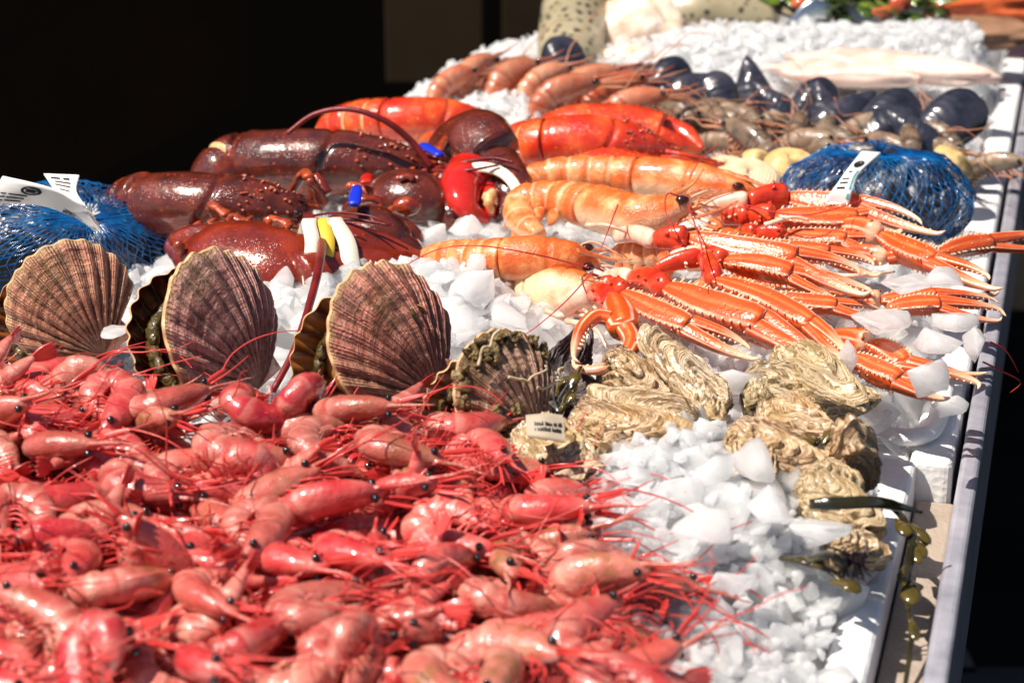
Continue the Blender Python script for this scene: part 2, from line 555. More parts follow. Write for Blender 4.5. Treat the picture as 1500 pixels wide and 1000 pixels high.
MP = m_prawn('cooked_prawn_shell', [(0.46, 0.045, 0.042), (0.57, 0.105, 0.092), (0.66, 0.21, 0.17)], (0.75, 0.38, 0.30))
M_PLEG = m_noise('cooked_prawn_legs', (0.52, 0.022, 0.026), (0.66, 0.075, 0.06), 60, 0.3, 0, coat=0.4)
M_EYE = m_plain('black_eye', (0.006, 0.006, 0.007), 0.12, coat=0.6)
M_LOB = m_shellred('brown_lobster_shell', (0.046, 0.010, 0.006), (0.105, 0.018, 0.010), (0.19, 0.034, 0.015), (0.46, 0.055, 0.012))
M_LOBCLAW = m_shellred('brown_lobster_claw', (0.11, 0.012, 0.006), (0.20, 0.020, 0.008), (0.30, 0.035, 0.010), (0.5, 0.07, 0.012))
M_LOBBELLY = m_noise('lobster_orange_joints', (0.16, 0.02, 0.008), (0.48, 0.075, 0.018), 110, 0.3, 0.5, coat=0.4)
M_LOBRED = m_noise('lobster_claw_red', (0.42, 0.008, 0.008), (0.55, 0.03, 0.016), 40, 0.15, 0.1, coat=0.6)
M_MEMB = m_noise('lobster_joint_membrane', (0.55, 0.22, 0.05), (0.72, 0.50, 0.26), 80, 0.35, 0.3, coat=0.3)
M_ANT = m_noise('lobster_antenna', (0.10, 0.008, 0.010), (0.22, 0.016, 0.018), 50, 0.35, 0.3, 1500)
M_COOK = m_shellred('cooked_lobster_shell', (0.50, 0.018, 0.008), (0.64, 0.05, 0.012), (0.74, 0.16, 0.03), (0.82, 0.30, 0.09), sc=42)
M_LCLAW = m_langclaw()
M_LBODY = m_langbody()
M_LRED = m_noise('langoustine_red_joint', (0.50, 0.018, 0.010), (0.66, 0.075, 0.020), 90, 0.22, 0.5, coat=0.6)
M_LPALE = m_noise('langoustine_pale_joint', (0.74, 0.36, 0.24), (0.86, 0.62, 0.48), 90, 0.3, 0.4, coat=0.3, sss=0.2)
M_LSPINE = m_noise('langoustine_white_spines', (0.82, 0.46, 0.27), (0.90, 0.68, 0.50), 200, 0.3, 0)
M_LEYE = m_plain('langoustine_eye', (0.03, 0.006, 0.004), 0.06, coat=1.0)
M_LANT = m_plain('red_feeler', (0.5, 0.03, 0.035), 0.35)
M_SC = [m_scallop('scallop_shell_tan', (0.24, 0.07, 0.036), (0.40, 0.15, 0.075), (0.54, 0.27, 0.15)),
        m_scallop('scallop_shell_mauve', (0.22, 0.080, 0.066), (0.36, 0.150, 0.12), (0.47, 0.26, 0.21)),
        m_scallop('scallop_shell_rust', (0.21, 0.056, 0.036), (0.36, 0.11, 0.066), (0.47, 0.20, 0.12)),
        m_scallop('scallop_shell_mossy', (0.26, 0.13, 0.08), (0.40, 0.22, 0.14), (0.52, 0.34, 0.23), moss=0.55)]
M_SCIN = [m_scallop_in('scallop_inside_brown', (0.10, 0.02, 0.008), (0.34, 0.10, 0.025), (0.55, 0.24, 0.06)),
          m_scallop_in('scallop_inside_dark', (0.03, 0.006, 0.004), (0.16, 0.03, 0.010), (0.36, 0.12, 0.02)),
          m_scallop_in('scallop_inside_orange', (0.16, 0.045, 0.010), (0.55, 0.22, 0.05), (0.55, 0.2, 0.04)),
          m_scallop_in('scallop_inside_cream', (0.30, 0.10, 0.03), (0.72, 0.52, 0.38), (0.7, 0.5, 0.36))]
M_SCRIM = m_plain('scallop_rim', (0.62, 0.38, 0.2), 0.4)
M_MANTLE = m_noise('scallop_mantle_frill', (0.03, 0.022, 0.006), (0.14, 0.09, 0.025), 150, 0.25, 0.8, 260, 0.003, coat=0.6)
M_FLESH = m_noise('scallop_flesh', (0.28, 0.09, 0.014), (0.5, 0.24, 0.06), 50, 0.15, 0.3, coat=0.7, sss=0.3)
M_MOSS = m_noise('shell_crust', (0.06, 0.042, 0.016), (0.20, 0.13, 0.045), 190, 0.55, 1.0, 420, 0.004, c=(0.38, 0.28, 0.14))
M_OY = [m_oyster('oyster_shell_cream', (0.74, 0.62, 0.46), (0.42, 0.28, 0.14), (0.10, 0.050, 0.026), (0.40, 0.27, 0.08)),
        m_oyster('oyster_shell_tan', (0.68, 0.53, 0.37), (0.38, 0.23, 0.11), (0.09, 0.042, 0.024), (0.38, 0.23, 0.06)),
        m_oyster('oyster_shell_yellow', (0.68, 0.56, 0.40), (0.36, 0.25, 0.12), (0.10, 0.06, 0.025), (0.30, 0.22, 0.09)),
        m_oyster('oyster_shell_dark', (0.16, 0.12, 0.11), (0.07, 0.05, 0.05), (0.02, 0.015, 0.016), (0.06, 0.05, 0.02), 0.4)]
M_ICE = m_ice()
M_FOAM = m_foam()
M_NET = m_noise('blue_net_cord', (0.001, 0.035, 0.17), (0.004, 0.15, 0.40), 60, 0.2, 0.0, coat=0.5)
M_MUS = m_noise('mussel_shell', (0.008, 0.009, 0.015), (0.03, 0.032, 0.05), 50, 0.28, 0.35, 160, 0.001, c=(0.07, 0.055, 0.06), coat=0.4)
M_MUSP = m_noise('worn_mussel_shell', (0.012, 0.013, 0.018), (0.06, 0.06, 0.065), 60, 0.35, 0.4, 160, c=(0.55, 0.54, 0.53), coat=0.4)
M_CLAM = [m_noise('clam_shell_cream', (0.62, 0.42, 0.24), (0.8, 0.64, 0.46), 50, 0.35, 0.4, 200), m_noise('clam_shell_gold', (0.42, 0.24, 0.08), (0.68, 0.48, 0.22), 50, 0.35, 0.4, 200, c=(0.12, 0.08, 0.04))]
M_RUBW = m_plain('white_rubber_band', (0.78, 0.72, 0.60), 0.4)
M_RUBY = m_plain('yellow_rubber_band', (0.72, 0.50, 0.05), 0.4)
M_RUBB = m_plain('blue_rubber_band', (0.01, 0.03, 0.5), 0.35)
M_PAPER = m_noise('white_label', (0.74, 0.72, 0.70), (0.82, 0.81, 0.80), 40, 0.45, 0.1)
M_INK = m_plain('black_print', (0.015, 0.015, 0.018), 0.5)
M_TEAL = m_plain('teal_print', (0.05, 0.33, 0.33), 0.5)
M_BEIGE = m_noise('beige_label', (0.34, 0.28, 0.20), (0.44, 0.37, 0.28), 40, 0.6, 0.1)
M_WEED = m_noise('brown_seaweed', (0.010, 0.010, 0.004), (0.035, 0.028, 0.006), 70, 0.18, 0.3, coat=0.6)
M_WEEDB = m_noise('olive_seaweed_bladder', (0.035, 0.028, 0.005), (0.11, 0.075, 0.010), 70, 0.16, 0.3, coat=0.7)
M_WEEDP = m_noise('purple_seaweed', (0.02, 0.006, 0.012), (0.06, 0.02, 0.025), 90, 0.4, 0)
M_TIGER = m_prawn('grey_tiger_prawn_shell', [(0.10, 0.07, 0.05), (0.24, 0.165, 0.11), (0.38, 0.27, 0.19)], (0.05, 0.035, 0.03), False, 11.5, 0.85)
M_PINKP = m_prawn('large_pink_prawn_shell', [(0.50, 0.13, 0.07), (0.62, 0.22, 0.12), (0.72, 0.36, 0.23)], (0.36, 0.075, 0.04), False, 11.5, 0.8)

M_LEDGE = m_noise('shade_tinted_foam_ledge', (0.30, 0.24, 0.19), (0.42, 0.35, 0.29), 25, 0.6, 0.5, 300, 0.002)  # white foam tinted tan: the box rim's shadow is put into the colour

# ------------------------------------------------------------------ cooked prawns: seven ways of curling, each with its parts
def prawn_proto(k, bend, twist, seed, name='prawn', skin=None, limb=None, label='cooked pink prawn lying in the big heap at front left', group='cooked pink prawns in the heap'):
    skin, limb = skin or MP, limb or M_PLEG
    r = np.random.default_rng(seed)
    L, n, seg = 0.080, 60, 14
    s = np.linspace(0, L, n)
    b0 = 0.022 + 0.004 * r.random()
    x = np.clip((s - b0) / 0.042, 0, 1)
    th = math.radians(bend) * (x * x * (3 - 2 * x)) + math.radians(14) * np.clip(s / b0, 0, 1) ** 2
    ds = L / (n - 1)
    # head points to +X, the body runs to -X and curls towards -Y (the belly)
    px = -np.cumsum(np.cos(th)) * ds
    py = -np.cumsum(np.sin(th)) * ds
    pz = twist * np.clip((s - 0.03) / 0.05, 0, 1) ** 1.5 * 0.02
    P = np.stack([px, py, pz], 1)
    back = np.stack([-np.sin(th), np.cos(th), 0 * th], 1)
    ks = np.array([0, .003, .008, .014, .022, .030, .034, .042, .050, .058, .066, .073, .080])
    kr = np.array([.0015, .0036, .0058, .0075, .0086, .0088, .0083, .0087, .0083, .0071, .0056, .0039, .0018])
    rr = np.interp(s, ks, kr)
    ab = (s > 0.031) & (s < 0.070)
    fr = ((s - 0.031) / 0.0072) % 1.0
    rr = rr * np.where(ab, 1.045 - 0.15 * (np.maximum(0, fr - 0.66) / 0.34) ** 1.5, 1.0)
    g = G()
    loft(P, rr * 0.80, rr, up=back, seg=seg, g=g)
    # pointed beak and the flaps under the tail
    hd = np.array([1.0, 0.0, 0.0])
    g2 = wire([P[4] + back[4] * 0.003, P[0] + back[0] * 0.0035, P[0] + [0.010, 0.0045, 0], P[0] + [0.021, 0.0085, 0.0005]], 0.0016, 0.0002, 10, 5)
    g.merge(g2)
    for q in range(5):
        i = int(np.argmin(abs(s - (0.035 + q * 0.0068))))
        for sd in (-1, 1):
            base = P[i] - back[i] * rr[i] * 0.8 + np.array([0, 0, sd * rr[i] * 0.35])
            tg = np.array([math.cos(th[i]), math.sin(th[i]), 0])
            blade(base, -back[i] + tg * 0.6 + np.array([0, 0, 0.3 * sd]), tg, 0.0075, 0.0022, 0.0004, 6, 0.15, g)
    v = np.concatenate(g.v)
    v = v + (fbm(v * 180, 2, seed)[:, None]) * 0.00022
    c = P[int(n * 0.45)] * np.array([1, 1, 1]) + np.array([0, -0.006, 0])
    K = 0.97 + 0.18 * ((seed * 7) % 10) / 10
    g.v = [(v - c) * K]
    root = build(name, g, skin, None)
    def part(nm, gg, m):
        gg.v = [(w - c) * K for w in gg.v]
        return build(nm, gg, m, root, local=True)
    for sd in (-1, 1):
        part('eye', ball(P[4] + back[4] * 0.0016 + np.array([0.0005, 0, sd * 0.0042]), 0.0019, 10), M_EYE)
    for sd in (-1, 1):
        q = [P[0] + [0, -0.002, sd * 0.002], P[0] + [0.012, -0.004, sd * 0.006]]
        d = unit([1, r.uniform(-0.8, 0.5), sd * 0.25])
        for e in range(4):
            d = unit((d + r.normal(0, 0.32, 3) + np.array([-0.25 * (k % 2), 0, 0])) * [1, 1, .6])
            q.append(q[-1] + d * 0.013)
        part('antenna', wire(q, 0.00055, 0.00022, 26, 4), limb)
    for sd in (-1, 1):
        gg = blade(P[1] + np.array([0, -0.0015, sd * 0.003]), [1, -0.12, sd * 0.22], [0, 1, 0.2 * sd], 0.016, 0.0015, 0.0004, 8, 0.05)
        wire([P[0] + [0, 0, sd * .002], P[0] + [0.012, 0.001, sd * 0.005], P[0] + [0.027, 0.006 * r.uniform(-1, 1), sd * 0.010]], 0.0006, 0.0002, 10, 4, gg)
        part('antenna_scale', gg, limb)
    for q in range(5):
        for sd in (-1, 1):
            i = 8 + q * 3
            b = P[i] - back[i] * rr[i] * 0.75 + np.array([0, 0, sd * 0.002])
            d1 = np.array([0.9 - q * 0.18 + r.normal(0, .12), -0.8, sd * r.uniform(0.0, 0.35)])
            d2 = np.array([1.0 - q * 0.08 + r.normal(0, .12), -0.12 + r.normal(0, .14), sd * r.uniform(-0.3, 0.15)])
            l1, l2 = 0.006, 0.012 + 0.006 * r.random()
            k1 = b + unit(d1) * l1
            part('leg', wire([b, k1, k1 + unit(d2) * l2 * 0.6, k1 + unit(d2 + np.array([.1, -.5, 0])) * l2], 0.00062, 0.00022, 12, 4), limb)
    e, tb = P[-2], np.array([-math.cos(th[-1]), -math.sin(th[-1]), 0])
    gg = G()
    for q, a in enumerate((-0.34, -0.17, 0, 0.17, 0.34)):
        blade(e, tb + np.array([0, 0, a]), back[-1], 0.0135 - 0.003 * abs(a), 0.0021 if a else 0.0015, 0.0006, 8, -0.12 + 0.03 * (q % 2), gg)
    part('tail_fan', gg, limb)
    tag(root, label, 'prawn', group)
    hull = (v - c) * K
    return root, hull

PRAWN_BENDS = [(100, .3), (160, -.4), (195, .2), (225, -.2), (255, .5), (285, -.5), (210, .9), (175, .5), (240, -.8), (135, -.7)]
PROTO_SPEC = [(k, b, t, 100 + k * 7) for k, (b, t) in enumerate(PRAWN_BENDS)]

# ------------------------------------------------------------------ ice shards
def shard_mesh(seed, flat, fine=True):
    r = np.random.default_rng(seed)
    pts = r.normal(0, 1, (15, 3))
    pts /= np.linalg.norm(pts, axis=1)[:, None]
    pts *= np.array([1, r.uniform(0.6, 0.95), flat]) * r.uniform(0.82, 1.1, (15, 1))
    bm = bmesh.new()
    for p in pts: bm.verts.new(p.tolist())
    bmesh.ops.convex_hull(bm, input=bm.verts[:])
    bmesh.ops.delete(bm, geom=[v for v in bm.verts if not v.link_faces], context='VERTS')
    bmesh.ops.bevel(bm, geom=bm.edges[:], offset=0.05, segments=2, affect='EDGES', profile=0.6, clamp_overlap=True)
    bmesh.ops.triangulate(bm, faces=bm.faces[:])
    if fine: bmesh.ops.subdivide_edges(bm, edges=[e for e in bm.edges if e.calc_length() > 0.22], cuts=2, use_grid_fill=True)
    bmesh.ops.triangulate(bm, faces=bm.faces[:])
    bm.verts.index_update()
    V = np.array([v.co[:] for v in bm.verts])
    F = np.array([[v.index for v in f.verts] for f in bm.faces])
    bm.free()
    rad = np.linalg.norm(V / np.array([1, .8, flat]), axis=1)
    V *= np.minimum(1, 1.3 / np.maximum(rad, 1e-6))[:, None]
    V += np.stack([fbm(V * 2.6 + o, 3, seed) for o in (0, 7.7, 15.1)], 1) * 0.045
    return V, F

def rotm(r, tilt=1.0):
    q = r.normal(0, 1, 4)
    if tilt < 1:
        yaw = r.uniform(0, 2 * PI)
        ax = unit([math.cos(yaw), math.sin(yaw), 0])
        a = r.normal(0, tilt)
        return np.array(Matrix.Rotation(a, 3, Vector(ax.tolist())) @ Matrix.Rotation(r.uniform(0, 2 * PI), 3, 'Z'))
    q /= np.linalg.norm(q)
    w, x, y, z = q
    return np.array([[1 - 2 * (y * y + z * z), 2 * (x * y - z * w), 2 * (x * z + y * w)], [2 * (x * y + z * w), 1 - 2 * (x * x + z * z), 2 * (y * z - x * w)], [2 * (x * z - y * w), 2 * (y * z + x * w), 1 - 2 * (x * x + y * y)]])

# ------------------------------------------------------------------ height of the ice over the stall
def sstep(a, b, x):
    t = np.clip((x - a) / (b - a), 0, 1)
    return t * t * (3 - 2 * t)

MOUNDS = []          # (x, y, radius, height) of the heaps of ice
def _m(px, py, z, r, h):
    p = W(px, py, z)
    MOUNDS.append((p[0], p[1], r, h))
_m(640, 470, 0.03, 0.085, 0.032)
_m(420, 500, 0.03, 0.07, 0.018)
_m(1060, 740, 0.03, 0.070, 0.034)
_m(1000, 660, 0.03, 0.06, 0.022)
_m(1190, 570, 0.02, 0.06, 0.018)
_m(1340, 480, 0.03, 0.06, 0.026)
_m(740, 330, 0.03, 0.07, 0.016)
_m(750, 190, 0.03, 0.07, 0.024)
_m(1060, 100, 0.03, 0.12, 0.040)
_m(1400, 90, 0.03, 0.11, 0.050)
_m(1250, 110, 0.03, 0.10, 0.030)

def icez(x, y):
    x, y = np.asarray(x, float), np.asarray(y, float)
    n = x * N[0] + y * N[1]
    t = x * T[0] + y * T[1]
    z = 0.012 + 0.020 * sstep(0.20, -0.18, n)
    for mx, my, r, h in MOUNDS:
        d2 = ((x - mx) ** 2 + (y - my) ** 2) / (r * r)
        z = z + h * np.exp(-d2)
    # hollow that the prawn heap fills
    z = z - 0.028 * sstep(0.06, -0.02, x) * sstep(-0.06, -0.14, y)
    z = z - 0.012 * sstep(0.12, 0.25, n) * sstep(-0.02, -0.15, t)
    z = z * (0.25 + 0.75 * sstep(-0.315, -0.21, n))
    return z

# ------------------------------------------------------------------ scallops
def scallop_valve(seed, R, depth, ribs=13, warp=0.0012):
    """local: hinge at the origin, fan along +Y, outside towards +Z. Returns outer, inner+rim meshes"""
    na, nt = 131, 56
    a = np.linspace(-1, 1, na)
    t = np.linspace(0, 1, nt) ** 0.85
    A, Tt = np.meshgrid(a, t, indexing='ij')
    Aw = A + 0.045 * fbm(np.stack([A * 3.1, Tt * 0.9, 0 * A + seed * 2.3], -1), 3, seed + 1)
    sv = Aw * 0.5 + 0.5
    phi = A * math.radians(56)
    Lr = 2 * R * np.cos(phi) ** 0.85
    rib = np.cos(2 * PI * ribs * sv)
    Lr = Lr * (1 + 0.012 * rib + 0.010 * fbm(np.stack([A * 5, A * 0, A * 0 + seed], -1), 3, seed))
    r = Tt * Lr
    X, Y = r * np.sin(phi), r * np.cos(phi)
    q = np.clip(1 - np.abs(2 * Tt ** 0.8 - 1) ** 2.3, 0, 1)
    dome = depth * q * np.cos(phi * 1.15) ** 0.6
    growth = fbm(np.stack([Tt * 18, A * 1.2, 0 * A + seed], -1), 3, seed + 3)
    Zt = dome + rib * 0.00085 * np.minimum(1, Tt * 2.5) + growth * 0.00035 + warp * fbm(np.stack([X * 40, Y * 40, 0 * X + seed], -1), 3, seed)
    Zt = Zt + 0.0014
    Zi = Zt - 0.0024 - 0.0006 * q
    out = G()
    V = np.stack([X, Y, Zt], -1).reshape(-1, 3)
    out.add(V, [f[::-1] for f in gridf(na, nt, False)], Tt, sv)
    # ears either side of the hinge
    for s in (-1, 1):
        w = R * 0.62
        P = [[0, 0.004 - 0.004, .002], [s * w, 0.000, .002], [s * w * 0.86, R * 0.42, .003], [s * R * 0.30, R * 0.24, .005]]
        P = np.array(P)
        gv = np.vstack([P, P - [0, 0, 0.0022]])
        F = [(0, 1, 2, 3), (7, 6, 5, 4), (0, 4, 5, 1), (1, 5, 6, 2), (2, 6, 7, 3), (3, 7, 4, 0)]
        out.add(gv, F if s < 0 else [f[::-1] for f in F], 0.4, 0.5 + s * 0.42)
    inn = G()
    Vi = np.stack([X, Y, Zi], -1).reshape(-1, 3)
    inn.add(Vi, gridf(na, nt, False), Tt, sv)
    # lip joining the two faces
    eo = V.reshape(na, nt, 3)[:, -1]
    ei = Vi.reshape(na, nt, 3)[:, -1]
    mid = (eo + ei) / 2 + unit([0, 1, 0]) * 0.0006
    lip = np.stack([ei, mid, eo], 1).reshape(-1, 3)
    inn.add(lip, gridf(na, 3, False), 1.0, 0.5, 1)
    for e in (0, -1):
        s1 = np.stack([V.reshape(na, nt, 3)[e], Vi.reshape(na, nt, 3)[e]], 1).reshape(-1, 3)
        inn.add(s1, gridf(nt, 2, False) if e == -1 else [f[::-1] for f in gridf(nt, 2, False)], 1.0, 0.5, 1)
    return out, inn

def scallop(label, hinge, front, back, R, mat, mat_in, seed, mantle=True):
    """front/back: (fan direction, outward normal) of the two valves"""
    root = thing('scallop', label, 'scallop', hinge, 'open scallops along the ice')
    for k, ((fd, nr), sc) in enumerate(((front, 1.0), (back, 0.97))):
        y = unit(fd)
        z = unit(np.array(nr) - y * (np.array(nr) @ y))
        x = np.cross(y, z)
        M = np.eye(4)
        M[:3, 0], M[:3, 1], M[:3, 2], M[:3, 3] = x * sc, y * sc, z * sc, np.array(hinge) + z * 0.001
        o, i = scallop_valve(seed + k * 5, R, R * (0.26 if k == 0 else 0.34))
        v = build('valve', o.xf(M), M_SC[mat], root)
        build('shell_lining', i.xf(M), [M_SCIN[mat_in], M_SCRIM], v)
        if k == 1 and mantle:
            a = np.linspace(-1.0, 1.0, 46)
            ph = a * math.radians(48)
            rr = 2 * R * np.cos(ph) ** 0.85 * 0.80
            P = np.stack([rr * np.sin(ph), rr * np.cos(ph), -0.006 + 0.0015 * np.sin(a * 40) + R * 0.18 * (1 - a * a)], 1)
            m = loft(P, 0.0045 + 0.0014 * np.sin(a * 57), 0.0035, up=(0, 0, 1), seg=10)
            vv = np.concatenate(m.v)
            m.v = [vv + np.stack([fbm(vv * 260 + 3 * j, 3, seed + j) for j in range(3)], 1) * 0.0012]
            build('mantle_frill', m.xf(M), M_MANTLE, root)
            b = ball((0, R * 1.0, R * 0.10), R * 0.52, 22, scale=(1.0, 1.15, 0.42))
            build('flesh', b.xf(M), M_FLESH, root)
    return root

# ------------------------------------------------------------------ oysters
def oyster_valve(seed, L, Wd, h, sgn, rough=1.0):
    r = np.random.default_rng(seed)
    na, nt = 72, 64
    a = np.linspace(-1, 1, na)
    t = np.linspace(0.02, 1, nt)
    A, Tt = np.meshgrid(a, t, indexing='ij')
    phi = A * math.radians(78)
    # long ellipse through the hinge, its outline bent and ragged
    c, s = np.cos(phi), np.sin(phi)
    Lr = 1.0 / np.sqrt((c / L) ** 2 + (s / (Wd * 0.52)) ** 2) * (0.45 + 0.55 * c ** 0.5)
    nz = fbm(np.stack([A * 2.2, 0 * A + seed * 1.7, 0 * A], -1), 4, seed)
    Lr = Lr * (1 + 0.20 * nz)
    rr = Tt * Lr
    X, Y = rr * c, rr * s
    bend = r.uniform(-1, 1) * 3.0
    Y = Y + bend * X * X
    warp = fbm(np.stack([X * 30, Y * 30, 0 * X + seed], -1), 3, seed + 9)
    q = np.clip(np.sin(PI * np.clip(Tt * 0.86 + 0.10, 0, 1)), 0, 1) ** 0.7
    dome = h * q * (1 - np.abs(A) ** 2.6)
    # leafy growth shelves: a saw of about a dozen shelves, frilled by noise along the rim
    fr = Tt * 6.5 + 0.9 * fbm(np.stack([Tt * 2, A * 2.4, 0 * A + seed], -1), 2, seed + 4)
    saw = fr - np.floor(fr)
    shelf = (saw ** 2.0) * 0.0042 * rough * (0.25 + Tt)
    flute = 0.0015 * rough * np.sin(A * 11 + 4 * nz + Tt * 3) * Tt ** 1.5
    Zt = dome + shelf + flute + warp * 0.0030 * rough + 0.0008 * rough * fbm(np.stack([X * 110, Y * 110, 0 * X + seed], -1), 3, seed + 2)
    Zt = Zt * (1 - 0.75 * Tt ** 10) + 0.0012
    crinkle = 0.0026 * rough * fbm(np.stack([A * 9, 0 * A, 0 * A + seed], -1), 2, seed + 6) * Tt ** 6
    Zt = Zt + crinkle
    V = np.stack([X, Y, sgn * Zt], -1)
    f = gridf(na, nt, False)
    if sgn > 0: f = [q2[::-1] for q2 in f]
    g = G()
    g.add(V.reshape(-1, 3), f, Tt, A * 0.5 + 0.5)
    # inner side close to the parting plane
    Vi = np.stack([X * 0.985, Y * 0.985, sgn * (crinkle + 0.0001)], -1)
    f2 = gridf(na, nt, False)
    if sgn < 0: f2 = [q2[::-1] for q2 in f2]
    g.add(Vi.reshape(-1, 3), f2, Tt, A * 0.5 + 0.5)
    ed = np.stack([V[:, -1], Vi[:, -1]], 1).reshape(-1, 3)
    g.add(ed, gridf(na, 2, False) if sgn < 0 else [q2[::-1] for q2 in gridf(na, 2, False)], 1.0, 0.5)
    return g

def oyster(label, p0, p1, wpx, nrm, mat, seed, hpx=0.30, rough=1.0, group='oysters lying in the ice'):
    """p0: hinge end, p1: broad end, as (px, py, z); wpx: width in metres"""
    A, B = W(*p0), W(*p1)
    L = np.linalg.norm(B - A)
    wpx = wpx * 0.70
    M = frame(B - A, nrm, A)
    root = thing('oyster', label, 'oyster', A, group)
    up = oyster_valve(seed, L, wpx, wpx * hpx * 0.8, 1, rough)
    lo = oyster_valve(seed, L, wpx, wpx * hpx, -1, rough)
    build('upper_shell', up.xf(M), M_OY[mat], root)
    build('lower_shell', lo.xf(M), M_OY[mat], root)
    return root

# ------------------------------------------------------------------ mussels and clams
def mussel_half(L, Wd, th, sgn, seed=0):
    n, m = 44, 20
    s = np.linspace(0, 1, n)
    # wedge: a straight lower edge, a humped back, pointed beak at s = 1
    up = Wd * 0.62 * np.sin(PI * s ** 0.58) ** 0.8
    dn = Wd * 0.38 * np.sin(PI * s ** 0.72) ** 0.7
    ph = np.linspace(0, PI, m)
    Yt = np.where(np.cos(ph)[None, :] > 0, up[:, None], dn[:, None]) * np.cos(ph)[None, :]
    Zt = th * np.sin(PI * s ** 0.75)[:, None] ** 0.9 * np.sin(ph)[None, :] ** 0.95
    lines = 0.00022 * np.sin((1 - s) [:, None] * 70 + 6 * np.abs(np.cos(ph))[None, :]) * np.sin(ph)[None, :]
    X = (s[:, None] - 0.5) * L + 0 * ph[None, :]
    V = np.stack([X, Yt, sgn * (Zt + lines + 0.0004)], -1)
    V = V + fbm(V.reshape(-1, 3) * 90, 3, seed).reshape(n, m, 1) * 0.0007
    f = gridf(n, m, False)
    g = G()
    g.add(V.reshape(-1, 3), f if sgn > 0 else [q[::-1] for q in f], np.repeat(s, m), np.tile(ph / PI, n))
    return g

def mussel_proto(name, L, Wd, th, mats, seed):
    root = thing(name, 'mussel', 'mussel')
    for sgn in (1, -1):
        build('shell_half', mussel_half(L, Wd, th, sgn, seed), mats, root, local=True)
    return root

def clam(label, c, R, mat, axis, nrm, seed):
    root = thing('clam', label, 'clam', c, 'pale clams beside the net of mussels')
    for sgn in (1, -1):
        n, m = 30, 26
        th = np.linspace(0, 1, n)
        ph = np.linspace(0, 2 * PI, m, endpoint=False)
        rr = th[:, None] * R * (1 + 0.12 * np.cos(ph)[None, :])
        X, Y = rr * np.cos(ph) * 1.12, rr * np.sin(ph) * 0.92
        Zt = R * 0.52 * np.sqrt(np.clip(1 - th ** 2.1, 0, 1))[:, None] * (1 - 0.15 * np.cos(ph)) + 0.0005 * np.sin(th * 60)[:, None]
        M = frame(axis, nrm, c)
        g = G().add(np.stack([X, Y, sgn * Zt], -1).reshape(-1, 3), gridf(n, m) if sgn > 0 else [q[::-1] for q in gridf(n, m)], np.repeat(th, m), np.tile(ph / 2 / PI, n))
        build('shell_half', g.xf(M), M_CLAM[mat], root)
    return root

# ------------------------------------------------------------------ langoustine claws
def cones(P, D, h, r, g, mi):
    """little spines: base points P, directions D"""
    for p, d, hh in zip(P, D, np.broadcast_to(h, (len(P),))):
        d = unit(d)
        a = unit(np.cross(d, [0.3, 0.5, 0.8]))
        b = np.cross(d, a)
        ph = np.linspace(0, 2 * PI, 6, endpoint=False)
        ring = lambda k, z: p[None] + (a[None] * np.cos(ph)[:, None] + b[None] * np.sin(ph)[:, None]) * r * k + d[None] * hh * z
        V = np.vstack([ring(1.0, -0.3), ring(0.85, 0.35), ring(0.45, 0.8), [p + d * hh]])
        f = gridf(3, 6) + [(12 + j, 12 + (j + 1) % 6, 18) for j in range(6)]
        g.add(V, f, 0.5, 0.5, mi)

